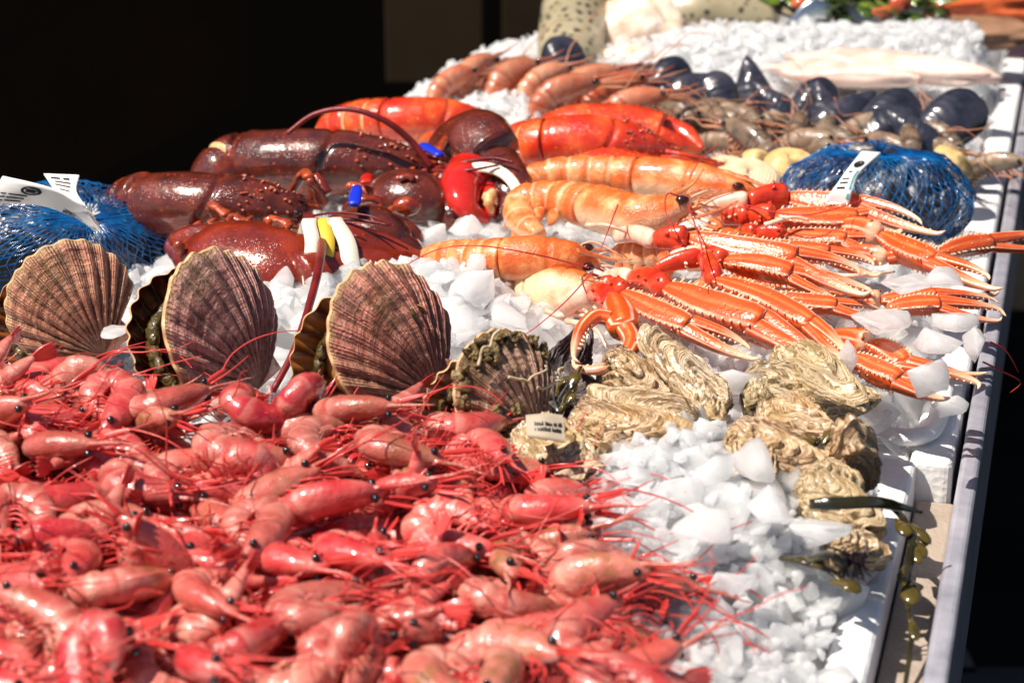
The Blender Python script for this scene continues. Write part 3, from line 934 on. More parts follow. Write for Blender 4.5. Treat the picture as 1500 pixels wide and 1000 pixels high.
def lang_claw(root, base, mid, tip, w, nrm=(0, -0.55, 0.83), side=1, opening=0.35, hook=1.0, tip2=None, mats=None, parent_name='claw', seed=0, flat=0.8, spine=1.0):
    """palm from base to mid, a fixed finger on to tip, and a hinged finger beside it (its tip at tip2)"""
    r = np.random.default_rng(seed + 5)
    base, mid, tip = [np.asarray(p, float) for p in (base, mid, tip)]
    ax = unit(mid - base)
    nrm = unit(np.array(nrm) - ax * (np.array(nrm) @ ax))
    sd = np.cross(nrm, ax) * side
    Lp = np.linalg.norm(mid - base)
    Lf = np.linalg.norm(tip - mid)
    mats = mats or [M_LCLAW, M_LSPINE]
    w = w * 0.76
    sq = lambda ph, i: 1 + 0.13 * np.cos(4 * (ph - PI / 4)) * np.clip(np.sin(PI * np.clip(i * 0.9 + .08, 0, 1)), 0, 1)
    n = 26
    c0 = base + ax * Lp * 0.5 - sd * Lp * 0.03
    path = spl([base, c0, mid], n)
    rw = w * np.interp(np.linspace(0, 1, n), [0, .06, .25, .6, .9, 1], [.42, .62, .85, 1.0, .98, .80])
    g = loft(path, rw, rw * flat, up=nrm, seg=24, shape=sq, su=np.linspace(0, 0.5, n))
    # fixed finger
    fb = mid - ax * Lp * 0.06 - sd * w * 0.38
    ft = tip
    fd = unit(ft - fb)
    hk = sd * w * 0.42 * hook
    m1 = fb * 0.45 + ft * 0.55 - sd * w * 0.28
    fp = spl([fb, m1, fb * 0.1 + ft * 0.9 - sd * w * 0.20, ft + hk], n)
    fr = w * np.interp(np.linspace(0, 1, n), [0, .15, .5, .85, .95, 1], [.60, .58, .44, .22, .14, .04])
    loft(fp, fr, fr * 0.9, up=nrm, seg=16, shape=sq, g=g, su=np.linspace(0.5, 1, n))
    # spines along the four ridges
    tg = np.gradient(path, axis=0)
    for ang in (PI / 4, 3 * PI / 4, -PI / 4, 5 * PI / 4):
        m = 13
        ii = np.linspace(2, n - 2, m)
        P, D, H = [], [], []
        for q in ii:
            q = min(n - 1, max(0, q + r.normal(0, 0.35)))
            k = int(q)
            d = np.cross(unit(tg[k]), nrm) * math.cos(ang) * 1.0 + nrm * math.sin(ang) * flat
            P.append(path[k] + d * rw[k] * 1.10)
            D.append(unit(d) + ax * 0.55)
            H.append(w * (0.17 + 0.10 * r.random()) * spine)
        cones(np.array(P), np.array(D), np.array(H), w * 0.085, g, 1)
    for _ in range(14):            # scattered granules over the upper face
        k = r.integers(2, n - 2); ang = r.uniform(0.2, PI - 0.2)
        d = np.cross(unit(tg[k]), nrm) * math.cos(ang) + nrm * math.sin(ang) * flat
        cones(np.array([path[k] + d * rw[k] * 1.0]), np.array([d]), w * 0.08, w * 0.05, g, 1)
    cl = build(parent_name, g, mats, root)
    # hinged finger
    db = mid - ax * Lp * 0.02 + sd * w * 0.42
    if tip2 is None:
        tip2 = tip + sd * w * (0.5 + 1.6 * opening)
    tip2 = np.asarray(tip2, float)
    dm = db * 0.45 + tip2 * 0.55 + sd * w * (0.25 + 0.5 * opening)
    dp = spl([db - ax * w * 0.25, db, dm, db * 0.1 + tip2 * 0.9 + sd * w * 0.14, tip2 - sd * w * 0.35 * hook], n)
    dr = w * np.interp(np.linspace(0, 1, n), [0, .12, .5, .85, .95, 1], [.42, .48, .36, .19, .12, .03])
    g = loft(dp, dr, dr * 0.9, up=nrm, seg=16, shape=sq, su=np.linspace(0.45, 1, n))
    tg = np.gradient(dp, axis=0)
    P = [dp[k] - sd * dr[k] * 0.95 for k in range(5, n - 4, 2)]
    cones(np.array(P), np.array([-sd] * len(P)), w * 0.14, w * 0.09, g, 1)
    P = [fp[k] + sd * fr[k] * 0.95 for k in range(5, n - 4, 2)]
    gt = G()
    cones(np.array(P), np.array([sd] * len(P)), w * 0.14, w * 0.09, gt, 0)
    build('moving_finger', g, mats, root)
    build('teeth', gt, M_LSPINE, root)
    return cl

def segs(root, pts, radii, mats, name='arm_joint', nrm=(0, -0.5, 0.85), spines=True, seed=0):
    """jointed limb: one mesh per joint, thicker towards its far end"""
    r = np.random.default_rng(seed)
    for k in range(len(pts) - 1):
        a, b = np.asarray(pts[k], float), np.asarray(pts[k + 1], float)
        m = (a + b) / 2 + np.array([0, 0, 0.06]) * np.linalg.norm(b - a)
        n = 14
        P = spl([a, m, b], n)
        pale = mats[min(k, len(mats) - 1)] is M_LPALE
        R = radii[k] * np.interp(np.linspace(0, 1, n), [0, .12, .6, .88, 1], [.62, .70, .74, .84, .66] if pale else [.50, .62, .80, .86, .50])
        g = loft(P, R * 0.92, R, seg=16, up=nrm, shape=lambda ph, i: 1 + .07 * np.cos(3 * ph + 1))
        if spines and mats[min(k, len(mats) - 1)] is not M_LPALE:
            tg = unit(b - a)
            U = unit(np.array(nrm) - tg * (np.array(nrm) @ tg)); S = np.cross(tg, U)
            for q in range(5):
                i = r.integers(5, n - 1); an = r.uniform(-0.3, PI + 0.3)
                d = S * math.cos(an) + U * math.sin(an)
                cones(np.array([P[i] + d * R[i] * 0.95]), np.array([d + tg * 0.5]), radii[k] * 0.26, radii[k] * 0.14, g, 1)
        build(name, g, [mats[min(k, len(mats) - 1)], mats[min(k, len(mats) - 1)] if k % 2 else M_LSPINE], root)

def lang_body(root, pts, r0, up, split=0.46, belly=False, head_up=None):
    """pts run from the tail to the tip of the head; carapace and tail as parts"""
    n = 84
    P = spl(pts, n)
    t = np.linspace(0, 1, n)
    k = int(n * (1 - split))
    # tail, six overlapping rings, narrowing away from the head
    tt = t[:k + 1] / t[k]
    sawt = ((1 - tt) * 6.3) % 1.0
    rr = r0 * np.interp(tt, [0, .1, .5, .85, 1], [.35, .58, .82, .95, .98]) * (1.06 - 0.15 * (np.clip(sawt - 0.55, 0, 1) / 0.45) ** 1.4)
    g = loft(P[:k + 1], rr, rr * 0.92, up=up, seg=22, su=1 - 0.6 * tt)
    tg = P[k] - P[k - 1]
    U = unit(np.array(up) - unit(tg) * (np.array(up) @ unit(tg)))
    for q in range(1, 6):            # pointed side plates of each ring
        i = int((1 - q / 6.3) * k)
        tgi = unit(P[min(i + 1, k)] - P[max(i - 1, 0)])
        S = np.cross(tgi, U)
        for sd in (-1, 1):
            blade(P[i] + S * sd * rr[i] * 0.86 - U * rr[i] * 0.25, -U - tgi * 0.5, S * sd, rr[i] * 0.95, rr[i] * 0.36, rr[i] * 0.09, 8, 0.05, g)
    build('tail', g, M_LBODY, root)
    # carapace
    q = t[k:]; q = (q - q[0]) / (q[-1] - q[0])
    rc = r0 * np.interp(q, [0, .04, .25, .5, .72, .88, .96, 1], [.92, 1.04, 1.1, 1.06, .88, .55, .30, .12])
    gro = 1 - 0.10 * np.exp(-((q - 0.47) / 0.025) ** 2)
    g = loft(P[k:], rc * gro, rc * gro, up=up, seg=26, su=0.4 * (1 - q))
    v = np.concatenate(g.v); g.v = [v + fbm(v * 160, 2, 3)[:, None] * 0.0004]
    hd = unit(P[-1] - P[-4])
    Ue = unit(np.array(up) - hd * (np.array(up) @ hd))
    S = np.cross(hd, Ue)
    ros = [P[-12] + Ue * rc[-12] * 0.85, P[-5] + Ue * r0 * 0.6, P[-1] + hd * r0 * 0.5 + Ue * r0 * 0.42, P[-1] + hd * r0 * 1.5 + Ue * r0 * 0.62]
    wire(ros, r0 * 0.17, r0 * 0.03, 14, 8, g)
    build('carapace', g, M_LBODY, root)
    for sd in (-1, 1):
        e = P[-7] + S * sd * r0 * 0.60 + Ue * r0 * 0.42 + hd * r0 * 0.12
        wire([P[-8] + S * sd * r0 * .3, e], r0 * 0.16, r0 * 0.2, 5, 8)
        build('eye', ball(e - Ue * r0 * .06 - S * sd * r0 * .05, r0 * 0.24, 14, scale=(1.35, 1, 0.8)), M_LEYE, root)
    return P, S, Ue, hd

def feelers(root, base, ends, r=0.0007, mat=None, name='antenna'):
    for e in ends:
        build(name, wire([base] + list(e), r, r * 0.45, 40, 5), mat or M_LANT, root)

# ------------------------------------------------------------------ lobsters
def lobster_body(root, pts, r0, up, mat, split=0.6, tailmat=None, ncap=70):
    n = 110
    P = spl(pts, n)
    t = np.linspace(0, 1, n)
    k = int(n * (1 - split))
    tt = t[:k + 1] / t[k]
    nseg = 4.2
    sw = ((1 - tt) * nseg) % 1.0
    rr = r0 * np.interp(tt, [0, .3, .7, 1], [.55, .86, .96, .97]) * (1.03 - 0.17 * np.clip((sw - 0.66) / 0.34, 0, 1) ** 1.6)
    g = loft(P[:k + 1], rr, rr * 0.93, up=up, seg=36, su=tt)
    # membranes in the grooves are a second material
    g.mi = []
    sgm = np.where((sw > 0.80) & (tt > .05), 1, 0)
    for i in range(k):
        g.mi += [int(sgm[i])] * 36
    g.mi += [0] * 72
    v = np.concatenate(g.v); g.v = [v + fbm(v * 70, 3, 5)[:, None] * 0.0006]
    build('tail', g, [tailmat or mat, M_MEMB], root)
    q = t[k:]; q = (q - q[0]) / (q[-1] - q[0])
    rc = r0 * np.interp(q, [0, .02, .06, .3, .5, .62, .8, .92, 1], [.80, .93, 1.0, 1.06, 1.04, .98, .80, .58, .36])
    def shp(ph, i):
        back = np.clip(np.sin(ph), 0, 1)
        gr = 1 - 0.11 * np.exp(-((i - 0.52 + 0.10 * (1 - back)) / 0.016) ** 2)       # neck groove
        gr = gr * (1 - 0.04 * np.exp(-((i - 0.05) / 0.012) ** 2))
        return gr * (1 - 0.03 * np.exp(-((ph - PI / 2) / 0.05) ** 2) * (i > 0.05))
    g = loft(P[k:], rc, rc * 0.95, up=up, seg=40, shape=shp, su=q)
    v = np.concatenate(g.v); g.v = [v + fbm(v * 60, 3, 8)[:, None] * 0.0004]
    hd = unit(P[-1] - P[-5]); Ue = unit(np.array(up) - hd * (np.array(up) @ hd)); S = np.cross(hd, Ue)
    wire([P[-20] + Ue * rc[-20] * 0.8, P[-6] + Ue * r0 * 0.5, P[-1] + hd * r0 * 0.5 + Ue * r0 * 0.42], r0 * 0.16, r0 * 0.03, 14, 8, g)
    rg = np.random.default_rng(4)
    pp = []; dd = []
    for _ in range(60):
        i = rg.integers(-30, -2); an = rg.uniform(-0.4, PI + 0.4)
        d = S * math.cos(an) + Ue * math.sin(an)
        pp.append(P[i] + d * rc[i] * 0.96); dd.append(d + hd * 0.8)
    cones(np.array(pp), np.array(dd), r0 * 0.09, r0 * 0.05, g, 1)
    build('carapace', g, [mat, M_LOBBELLY], root)
    for sd in (-1, 1):
        e = P[-4] + S * sd * r0 * 0.40 + Ue * r0 * 0.24
        build('eye', ball(e, r0 * 0.13, 12), M_LEYE, root)
    for sd in (-1, 1):
        b = P[-3] + S * sd * r0 * .30 - Ue * r0 * .05
        e1 = b + hd * r0 * .38 + S * sd * r0 * .18; e2 = e1 + hd * r0 * .32 + Ue * r0 * .05
        for (a_, c_, r_) in ((b, e1, .17), (e1, e2, .13)):
            build('antenna_stalk', loft(spl([a_, (a_ + c_) / 2 + Ue * r0 * .03, c_], 12), r0 * r_ * np.interp(np.linspace(0, 1, 12), [0, .2, .8, 1], [.7, 1, 1.05, .7]), seg=12), M_LOBBELLY, root)
        gb = blade(b + S * sd * r0 * .12, hd + S * sd * .35, Ue, r0 * .75, r0 * .16, r0 * .03, 10, .05)
        build('antenna_scale', gb, M_LOBCLAW, root)
    # mouth parts: a cluster of small stubby limbs under the face
    for q2 in range(13):
        a = rg.uniform(-1, 1)
        b = P[-5] + S * a * r0 * 0.5 - Ue * r0 * rg.uniform(0.0, 0.45)
        e = b + hd * r0 * rg.uniform(0.4, 0.8) - Ue * r0 * rg.uniform(-0.1, 0.4) + S * rg.normal(0, 0.1) * r0
        build('mouthpart', loft(spl([b, (b + e) / 2 + Ue * r0 * .12, e], 10), r0 * np.interp(np.linspace(0, 1, 10), [0, .7, 1], [.13, .11, .03]), seg=8), [M_LOBBELLY, M_LOBCLAW, M_MEMB][q2 % 3], root)
    return P, S, Ue, hd

def lob_claw(root, pts, rad, flat, nrm, fixed, moving, fr, mr, mat, knob=0.08, teeth=True, inner=None):
    """pts: palm centreline, rad: half widths across, flat: thickness ratio"""
    n = 40
    P = spl(pts, n)
    R = np.interp(np.linspace(0, 1, n), np.linspace(0, 1, len(rad)), rad)
    for _ in range(3): R[1:-1] = (R[:-2] + R[2:] + 2 * R[1:-1]) / 4
    g = loft(P, R, R * flat, up=nrm, seg=30)
    F = spl(fixed, n)
    Rf = np.interp(np.linspace(0, 1, n), np.linspace(0, 1, len(fr)), fr)
    loft(F, Rf, Rf * max(flat, 0.7), up=nrm, seg=20, g=g)
    ax = unit(P[-1] - P[0]); S = np.cross(ax, unit(nrm))
    rg = np.random.default_rng(9)
    # knobs on the upper margin
    mvd = np.asarray(moving[0]) - np.asarray(fixed[0])
    sg = 1.0 if mvd @ S > 0 else -1.0
    pp, dd = [], []
    for i in range(5, n - 5, 5):
        d = S * sg
        pp.append(P[i] + d * R[i] * 0.97 + unit(nrm) * R[i] * 0.12); dd.append(d + ax * 0.4)
    cones(np.array(pp), np.array(dd), rad[1] * 0.26, rad[1] * 0.15, g, 1)
    v = np.concatenate(g.v); g.v = [v + fbm(v * 60, 3, 2)[:, None] * 0.0007]
    c = build('claw', g, [mat, M_LOBBELLY], root)
    Mv = spl(moving, n)
    Rm = np.interp(np.linspace(0, 1, n), np.linspace(0, 1, len(mr)), mr)
    g = loft(Mv, Rm, Rm * max(flat, 0.7), up=nrm, seg=20)
    v = np.concatenate(g.v); g.v = [v + fbm(v * 60, 3, 12)[:, None] * 0.0005]
    build('moving_finger', g, inner or mat, root)
    return c

def band(c, ax, nrm, rs, rn, width, name='rubber_band', mat=None, t=0.0012, tilt=0.0):
    """rubber band: an oval hoop round a claw"""
    ax = unit(ax); nrm = unit(np.array(nrm) - ax * (np.array(nrm) @ ax)); S = np.cross(ax, nrm)
    ph = np.linspace(0, 2 * PI, 48, endpoint=False)
    V = []
    for (o, k) in ((-0.5, 0), (-0.45, 1), (0.45, 1), (0.5, 0)):
        e = np.asarray(c) + S[None] * (np.cos(ph) * (rs + t * k))[:, None] + nrm[None] * (np.sin(ph) * (rn + t * k))[:, None] + ax[None] * (o * width + tilt * np.cos(ph) + 0.0008 * np.sin(ph * 5))[:, None]
        V.append(e)
    g = G().add(np.vstack(V), gridf(4, 48))
    g.f += [(j + 144, (j + 1) % 48 + 144, (j + 1) % 48, j) for j in range(48)]
    g.mi += [0] * 48
    return g

# ================================================================== the place
def NT(px, py, z=0.0):
    p = W(px, py, z)
    return float(p @ N), float(p @ T)
def PNT(n, t, z):
    return N * n + T * t + Z * z
MNT = np.eye(4)
MNT[:3, 0], MNT[:3, 1], MNT[:3, 2] = N, T, Z      # box frame of the stall: x = n, y = t

n_rim = NT(1305, 840)[0]              # outer edge of the near box
n_bar = NT(1408, 640, 0.0)[0]         # inside of the metal edge
t_step = NT(1343, 672)[1]
n_left = NT(320, 310, 0.0)[0]

# --- ground and walls
GZ = -0.86
g = G().add([[-9, -6, GZ], [9, -6, GZ], [9, 12, GZ], [-9, 12, GZ]], [(0, 1, 2, 3)])
o = build('pavement', g, m_noise('dark_wet_pavement', (0.004, 0.0035, 0.003), (0.010, 0.009, 0.008), 4, 0.8, 0.5, 40, spec=0.1), None, False)
tag(o, kind='structure')
M_WALL = m_noise('shade_dark_wall', (0.0018, 0.0014, 0.0012), (0.0030, 0.0022, 0.0018), 2, 0.85, 0.2, spec=0.05)  # near-black base colour stands in for the deep shade behind the stall
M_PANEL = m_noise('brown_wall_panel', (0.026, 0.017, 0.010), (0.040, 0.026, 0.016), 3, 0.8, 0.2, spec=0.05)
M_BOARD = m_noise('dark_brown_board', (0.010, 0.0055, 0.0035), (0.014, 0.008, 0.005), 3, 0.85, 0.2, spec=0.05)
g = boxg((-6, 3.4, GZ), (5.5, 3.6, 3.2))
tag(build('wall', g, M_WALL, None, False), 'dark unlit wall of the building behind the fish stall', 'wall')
def panel(px0, px1, pyb, depth, label, mat, top=0.9):
    s = FPX / depth
    c = CAM + FWD * depth
    x0, x1 = (px0 - 750) / s, (px1 - 750) / s
    zb = (c - UPV * ((pyb - 500) / s))
    g = boxg((x0, zb[1], zb[2]), (x1, zb[1] + 0.03, zb[2] + top), bev=0.003)
    return solo('wall_panel', g, mat, label, 'panel', smooth=False)
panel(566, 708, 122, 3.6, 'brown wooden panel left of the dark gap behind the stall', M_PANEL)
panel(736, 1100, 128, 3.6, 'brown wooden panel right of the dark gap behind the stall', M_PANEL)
g = boxg((566 / 1000 - .79, 2.20, -.02), (-0.02, 2.23, 0.0))
# wide board sloping across the dark on the left
q = [(-60, 350, 3.9), (360, 150, 4.3), (360, -260, 4.3), (-60, -260, 3.9)]
V = []
for off in (0, 0.04):
    for px, py, d in q:
        s = FPX / (d + off)
        V.append(CAM + FWD * (d + off) + RIGHT * ((px - 750) / s) - UPV * ((py - 500) / s))
g = G().add(V, [(0, 1, 2, 3), (7, 6, 5, 4), (0, 4, 5, 1), (1, 5, 6, 2), (2, 6, 7, 3), (3, 7, 4, 0)])
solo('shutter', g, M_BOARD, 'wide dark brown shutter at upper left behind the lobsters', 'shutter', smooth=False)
# pale scraps on the ground at lower right
for k, (px, py, sx, sy) in enumerate([(1370, 962, .10, .07), (1440, 985, .16, .05)]):
    p = W(px, py, GZ + 0.01)
    g = boxg((p[0] - sx / 2, p[1] - sy / 2, GZ + 0.002), (p[0] + sx / 2, p[1] + sy / 2, GZ + 0.006), bev=0.001)
    solo('paper_scrap', g, m_plain('grey_scrap%d' % k, (0.10 - .06 * k, 0.09 - .055 * k, 0.085 - .05 * k), 0.7), ['small grey scrap lying on the dark ground right of the table', 'long dim scrap at the lower right corner of the ground'][k], 'paper')

# --- the table
M_TABLE = m_noise('grey_table_board', (0.20, 0.17, 0.15), (0.30, 0.26, 0.23), 20, 0.6, 0.3, 120)
M_ALU = m_noise('frosted_aluminium_edge', (0.30, 0.30, 0.36), (0.50, 0.50, 0.57), 40, 0.3, 0.4, 160, metal=0.3, coat=0.3)
tb = thing('table', 'long trestle table with a frosted metal edge carrying the white foam boxes', 'table', PNT(0, 0.3, GZ))
build('tabletop', boxg((n_left - 0.02, -1.0, -0.115), (n_bar + 0.001, 2.6, -0.062), MNT, bev=0.003), M_TABLE, tb, False)
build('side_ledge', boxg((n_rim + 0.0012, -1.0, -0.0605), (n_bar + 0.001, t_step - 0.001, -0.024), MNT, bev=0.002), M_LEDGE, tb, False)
build('edge_rail', boxg((n_bar + 0.002, -1.0, -0.12), (n_bar + 0.013, 2.6, 0.002), MNT, bev=0.003), M_ALU, tb, False)
for n_ in (n_left + .05, n_bar - .05):
    for t_ in (-0.6, 2.3):
        build('leg', boxg((n_ - .02, t_ - .02, GZ), (n_ + .02, t_ + .02, -0.118), MNT), M_WALL, tb, False)

def foam_box(label, n0, n1, t0, t1, wall=0.020):
    g = G()
    b = 0.0045
    boxg((n1 - wall, t0, -0.060), (n1, t1, 0.0), MNT, g, bev=b)
    boxg((n0, t0, -0.060), (n0 + wall, t1, 0.0), MNT, g, bev=b)
    boxg((n0 + wall + .001, t0, -0.060), (n1 - wall - .001, t0 + wall, -0.002), MNT, g, bev=b)
    boxg((n0 + wall + .001, t1 - wall, -0.060), (n1 - wall - .001, t1, -0.002), MNT, g, bev=b)
    boxg((n0 + .01, t0 + .01, -0.059), (n1 - .01, t1 - .01, -0.048), MNT, g)
    root = solo('foam_box', g, M_FOAM, label, 'box', 'white foam boxes on the table', smooth=False)
    return root
foam_box('white foam box nearest the camera holding the prawn heap and oysters', n_left, n_rim, -0.95, t_step)
foam_box('white foam box in the middle under the langoustines and the right blue net', n_left, n_bar - 0.002, t_step + 0.002, NT(1440, 240)[1], 0.024)
tb3 = NT(1440, 240)[1] + 0.004
foam_box('white foam box under the back prawns, tiger prawns and black mussels', n_left, n_bar - 0.002, tb3, 0.925, 0.024)
foam_box('white foam box farthest back under the fish and fillets', n_left + 0.085, n_bar - 0.002, 0.929, 1.9, 0.024)
# lid lip lying on the corner of the middle box
g = G()
P = WP([(1285, 634, .004), (1330, 640, .006), (1362, 632, .006), (1376, 606, .006), (1384, 572, .006)])
loft(spl(P, 30), 0.006, 0.005, seg=12, g=g)
solo('foam_lip', g, M_FOAM, 'rounded white foam lip on the box corner below the ice and claws', 'foam piece')

# --- crushed ice
def ice_bed(name, nsh, region, seed, sizes, lift=(0.0, 0.008)):
    r = np.random.default_rng(seed)
    smalls = [shard_mesh(70 + k, r.uniform(.3, .8), False) for k in range(8)]
    protos = [shard_mesh(40 + k, r.uniform(0.20, 0.62)) for k in range(14)]
    Vs, Fs, off = [], [], 0
    nmin, nmax, tmin, tmax = region
    # base sheet
    na, nt = int((nmax - nmin) / 0.005), int((tmax - tmin) / 0.005)
    nn, tt = np.meshgrid(np.linspace(nmin, nmax, na), np.linspace(tmin, tmax, nt), indexing='ij')
    X, Y = nn * N[0] + tt * T[0], nn * N[1] + tt * T[1]
    pp = np.stack([X * 60, Y * 60, 0 * X], -1)
    cell = np.floor(pp * 0.8 + 0.8 * np.stack([vnoise(pp * .7, 3), vnoise(pp * .7, 4), 0 * X], -1))
    Zz = icez(X, Y) - 0.002 + 0.005 * _hash(cell[..., 0].astype(np.int64), cell[..., 1].astype(np.int64), 0 * cell[..., 0].astype(np.int64), 5) + 0.0035 * fbm(pp * 1.6, 3, 9)
    edge = np.minimum(np.minimum(nn - nmin, nmax - nn), 0.02) / 0.02
    Zz = Zz * edge + (-0.008) * (1 - edge)
    V = np.stack([X, Y, Zz], -1).reshape(-1, 3)
    F = np.array(gridf(na, nt, False))[:, ::-1]
    F = np.vstack([F[:, [0, 1, 2]], F[:, [0, 2, 3]]])
    Vs.append(V); Fs.append(F); off = len(V)
    for _ in range(nsh):
        n_, t_ = r.uniform(nmin + .006, nmax - .006), r.uniform(tmin, tmax)
        p = N * n_ + T * t_
        s = r.uniform(*sizes) * (1 if r.random() < 0.8 else 1.5)
        Vp, Fp = protos[r.integers(len(protos))]
        R = rotm(r, 0.6)
        e = min(1.0, (nmax - n_) / 0.02)
        z = float(icez(p[0], p[1])) * e + r.uniform(*lift) * .7 - s * 0.30
        Vs.append((Vp * s) @ R.T + np.array([p[0], p[1], z]))
        Fs.append(Fp + off); off += len(Vp)
    for _ in range(int(nsh * 1.7)):
        n_, t_ = r.uniform(nmin + .004, nmax - .004), r.uniform(tmin, tmax)
        p = N * n_ + T * t_
        s = r.uniform(0.0022, 0.0062)
        Vp, Fp = smalls[r.integers(len(smalls))]
        z = float(icez(p[0], p[1])) * min(1.0, (nmax - n_) / 0.02) + r.uniform(-0.001, 0.007)
        Vs.append((Vp * s) @ rotm(r).T + np.array([p[0], p[1], z])); Fs.append(Fp + off); off += len(Vp)
    V = np.vstack(Vs); F = np.vstack(Fs)
    me = bpy.data.meshes.new(name)
    me.vertices.add(len(V)); me.vertices.foreach_set('co', V.astype(np.float32).ravel())
    me.loops.add(F.size); me.loops.foreach_set('vertex_index', F.astype(np.int32).ravel())
    me.polygons.add(len(F)); me.polygons.foreach_set('loop_start', np.arange(0, F.size, 3, dtype=np.int32))
    me.polygons.foreach_set('loop_total', np.full(len(F), 3, dtype=np.int32))
    me.polygons.foreach_set('use_smooth', np.ones(len(F), dtype=bool))
    me.materials.append(M_ICE)
    me.update(calc_edges=True); me.validate()
    o = bpy.data.objects.new(name, me)
    COL.objects.link(o)
    return tag(o, kind='stuff')
i1 = ice_bed('crushed_ice', 2300, (n_left + .02, n_rim - 0.017, -0.46, t_step - .01), 1, (0.006, 0.0175))
i2 = ice_bed('crushed_ice', 1600, (n_left + .026, n_bar - 0.024, t_step + .004, tb3 - .02), 2, (0.007, 0.018))
i3 = ice_bed('crushed_ice', 900, (n_left + .026, n_bar - 0.03, tb3 + .02, 0.91), 3, (0.007, 0.018))
i4 = ice_bed('crushed_ice', 1300, (n_left + .115, n_bar - 0.03, 0.94, 1.85), 4, (0.008, 0.020))
for o, l in ((i1, 'crushed ice filling the nearest box around prawns and oysters'), (i2, 'crushed ice filling the middle box under lobsters and langoustines'), (i3, 'crushed ice under the tiger prawns and black mussels'), (i4, 'crushed ice heaped at the back under the fish')):
    tag(o, l, 'ice')

chunk_protos = [shard_mesh(900 + k, f) for k, f in enumerate((0.32, 0.45, 0.6, 0.38, 0.8, 0.5))]
def chunk(px, py, z, rpx, label, k=0, tilt=0.35, seed=0):
    p = W(px, py, z)
    s = rpx / (FPX / ((p - CAM) @ FWD))
    Vp, Fp = chunk_protos[k % 6]
    g = G().add((Vp * s) @ rotm(np.random.default_rng(seed + int(px)), tilt).T + p, Fp.tolist())
    return solo('ice_chunk', g, M_ICE, label, 'ice chunk', 'loose chunks of ice')
CH = [(1108, 678, .055, 44, 'tall pointed ice shard between the oysters right of centre', 1, 1.3), (1046, 690, .05, 40, 'upright ice shard beside the long brown oyster', 2, .9), (1036, 625, .055, 30, 'ice chunk resting against the two cream oysters', 4, .6),
      (1205, 775, .045, 66, 'broad ice slab in front of the large yellow oyster', 0, .45), (1030, 775, .045, 60, 'wide ice block right of the prawn heap', 3, .5), (1075, 560, .05, 52, 'flat ice slab behind the striped upright oyster', 0, .5),
      (1135, 575, .045, 36, 'ice chunk left of the curled oyster', 2, .6), (960, 700, .04, 42, 'ice chunk beneath the long tan oyster', 5, .6), (1000, 720, .045, 40, 'milky ice chunk in front of the tan oyster', 1, .8), (1130, 740, .05, 50, 'large milky chunk in the middle of the ice slope', 5, .6),
      (1070, 850, .035, 44, 'rounded ice chunk right of the lowest prawn tails', 3, .5), (1330, 415, .075, 46, 'ice slab on the claws below the long white ridged claw', 0, .4), (1385, 408, .08, 40, 'ice slab behind the far claw tips', 3, .4), (1295, 470, .07, 56, 'wide ice slab over the langoustine claws', 0, .35),
      (1400, 470, .075, 40, 'ice chunk among claw tips at the box edge', 1, .5), (1375, 500, .075, 44, 'thick ice chunk on top of the low claws', 5, .5), (1360, 548, .07, 42, 'square ice chunk above the lowest orange claw', 4, .5), (1430, 505, .07, 34, 'ice chunk hanging over the metal edge', 2, .5),
      (1392, 596, .02, 28, 'clear ice lump on the white rim right of the lowest claw', 2, .6), (1240, 520, .06, 30, 'ice chunk behind the curled oyster', 4, .6), (168, 484, .07, 30, 'clear round ice flake in front of the first scallop', 0, .5), (190, 405, .05, 20, 'small ice lump below the left blue net', 4, .6),
      (700, 420, .06, 52, 'ice slab in front of the middle langoustine', 5, .7), (620, 430, .055, 46, 'ice slab above the largest scallop', 1, .6), (660, 470, .055, 50, 'milky ice slab right of the largest scallop', 2, .5), (745, 465, .055, 40, 'ice slab above the mossy scallop', 0, .5),
      (700, 390, .06, 30, 'pointed ice piece by the tail of the middle langoustine', 2, 1.0), (680, 330, .05, 40, 'ice chunk below the white banded claw', 5, .6), (640, 345, .05, 34, 'ice chunk behind the dark rounded claw', 4, .6), (290, 405, .02, 10, '', 0, .5)]
for k, (px, py, z, r_, l, kk, tl) in enumerate(CH):
    if l: chunk(px, py, z, r_, l, kk, tl, k)

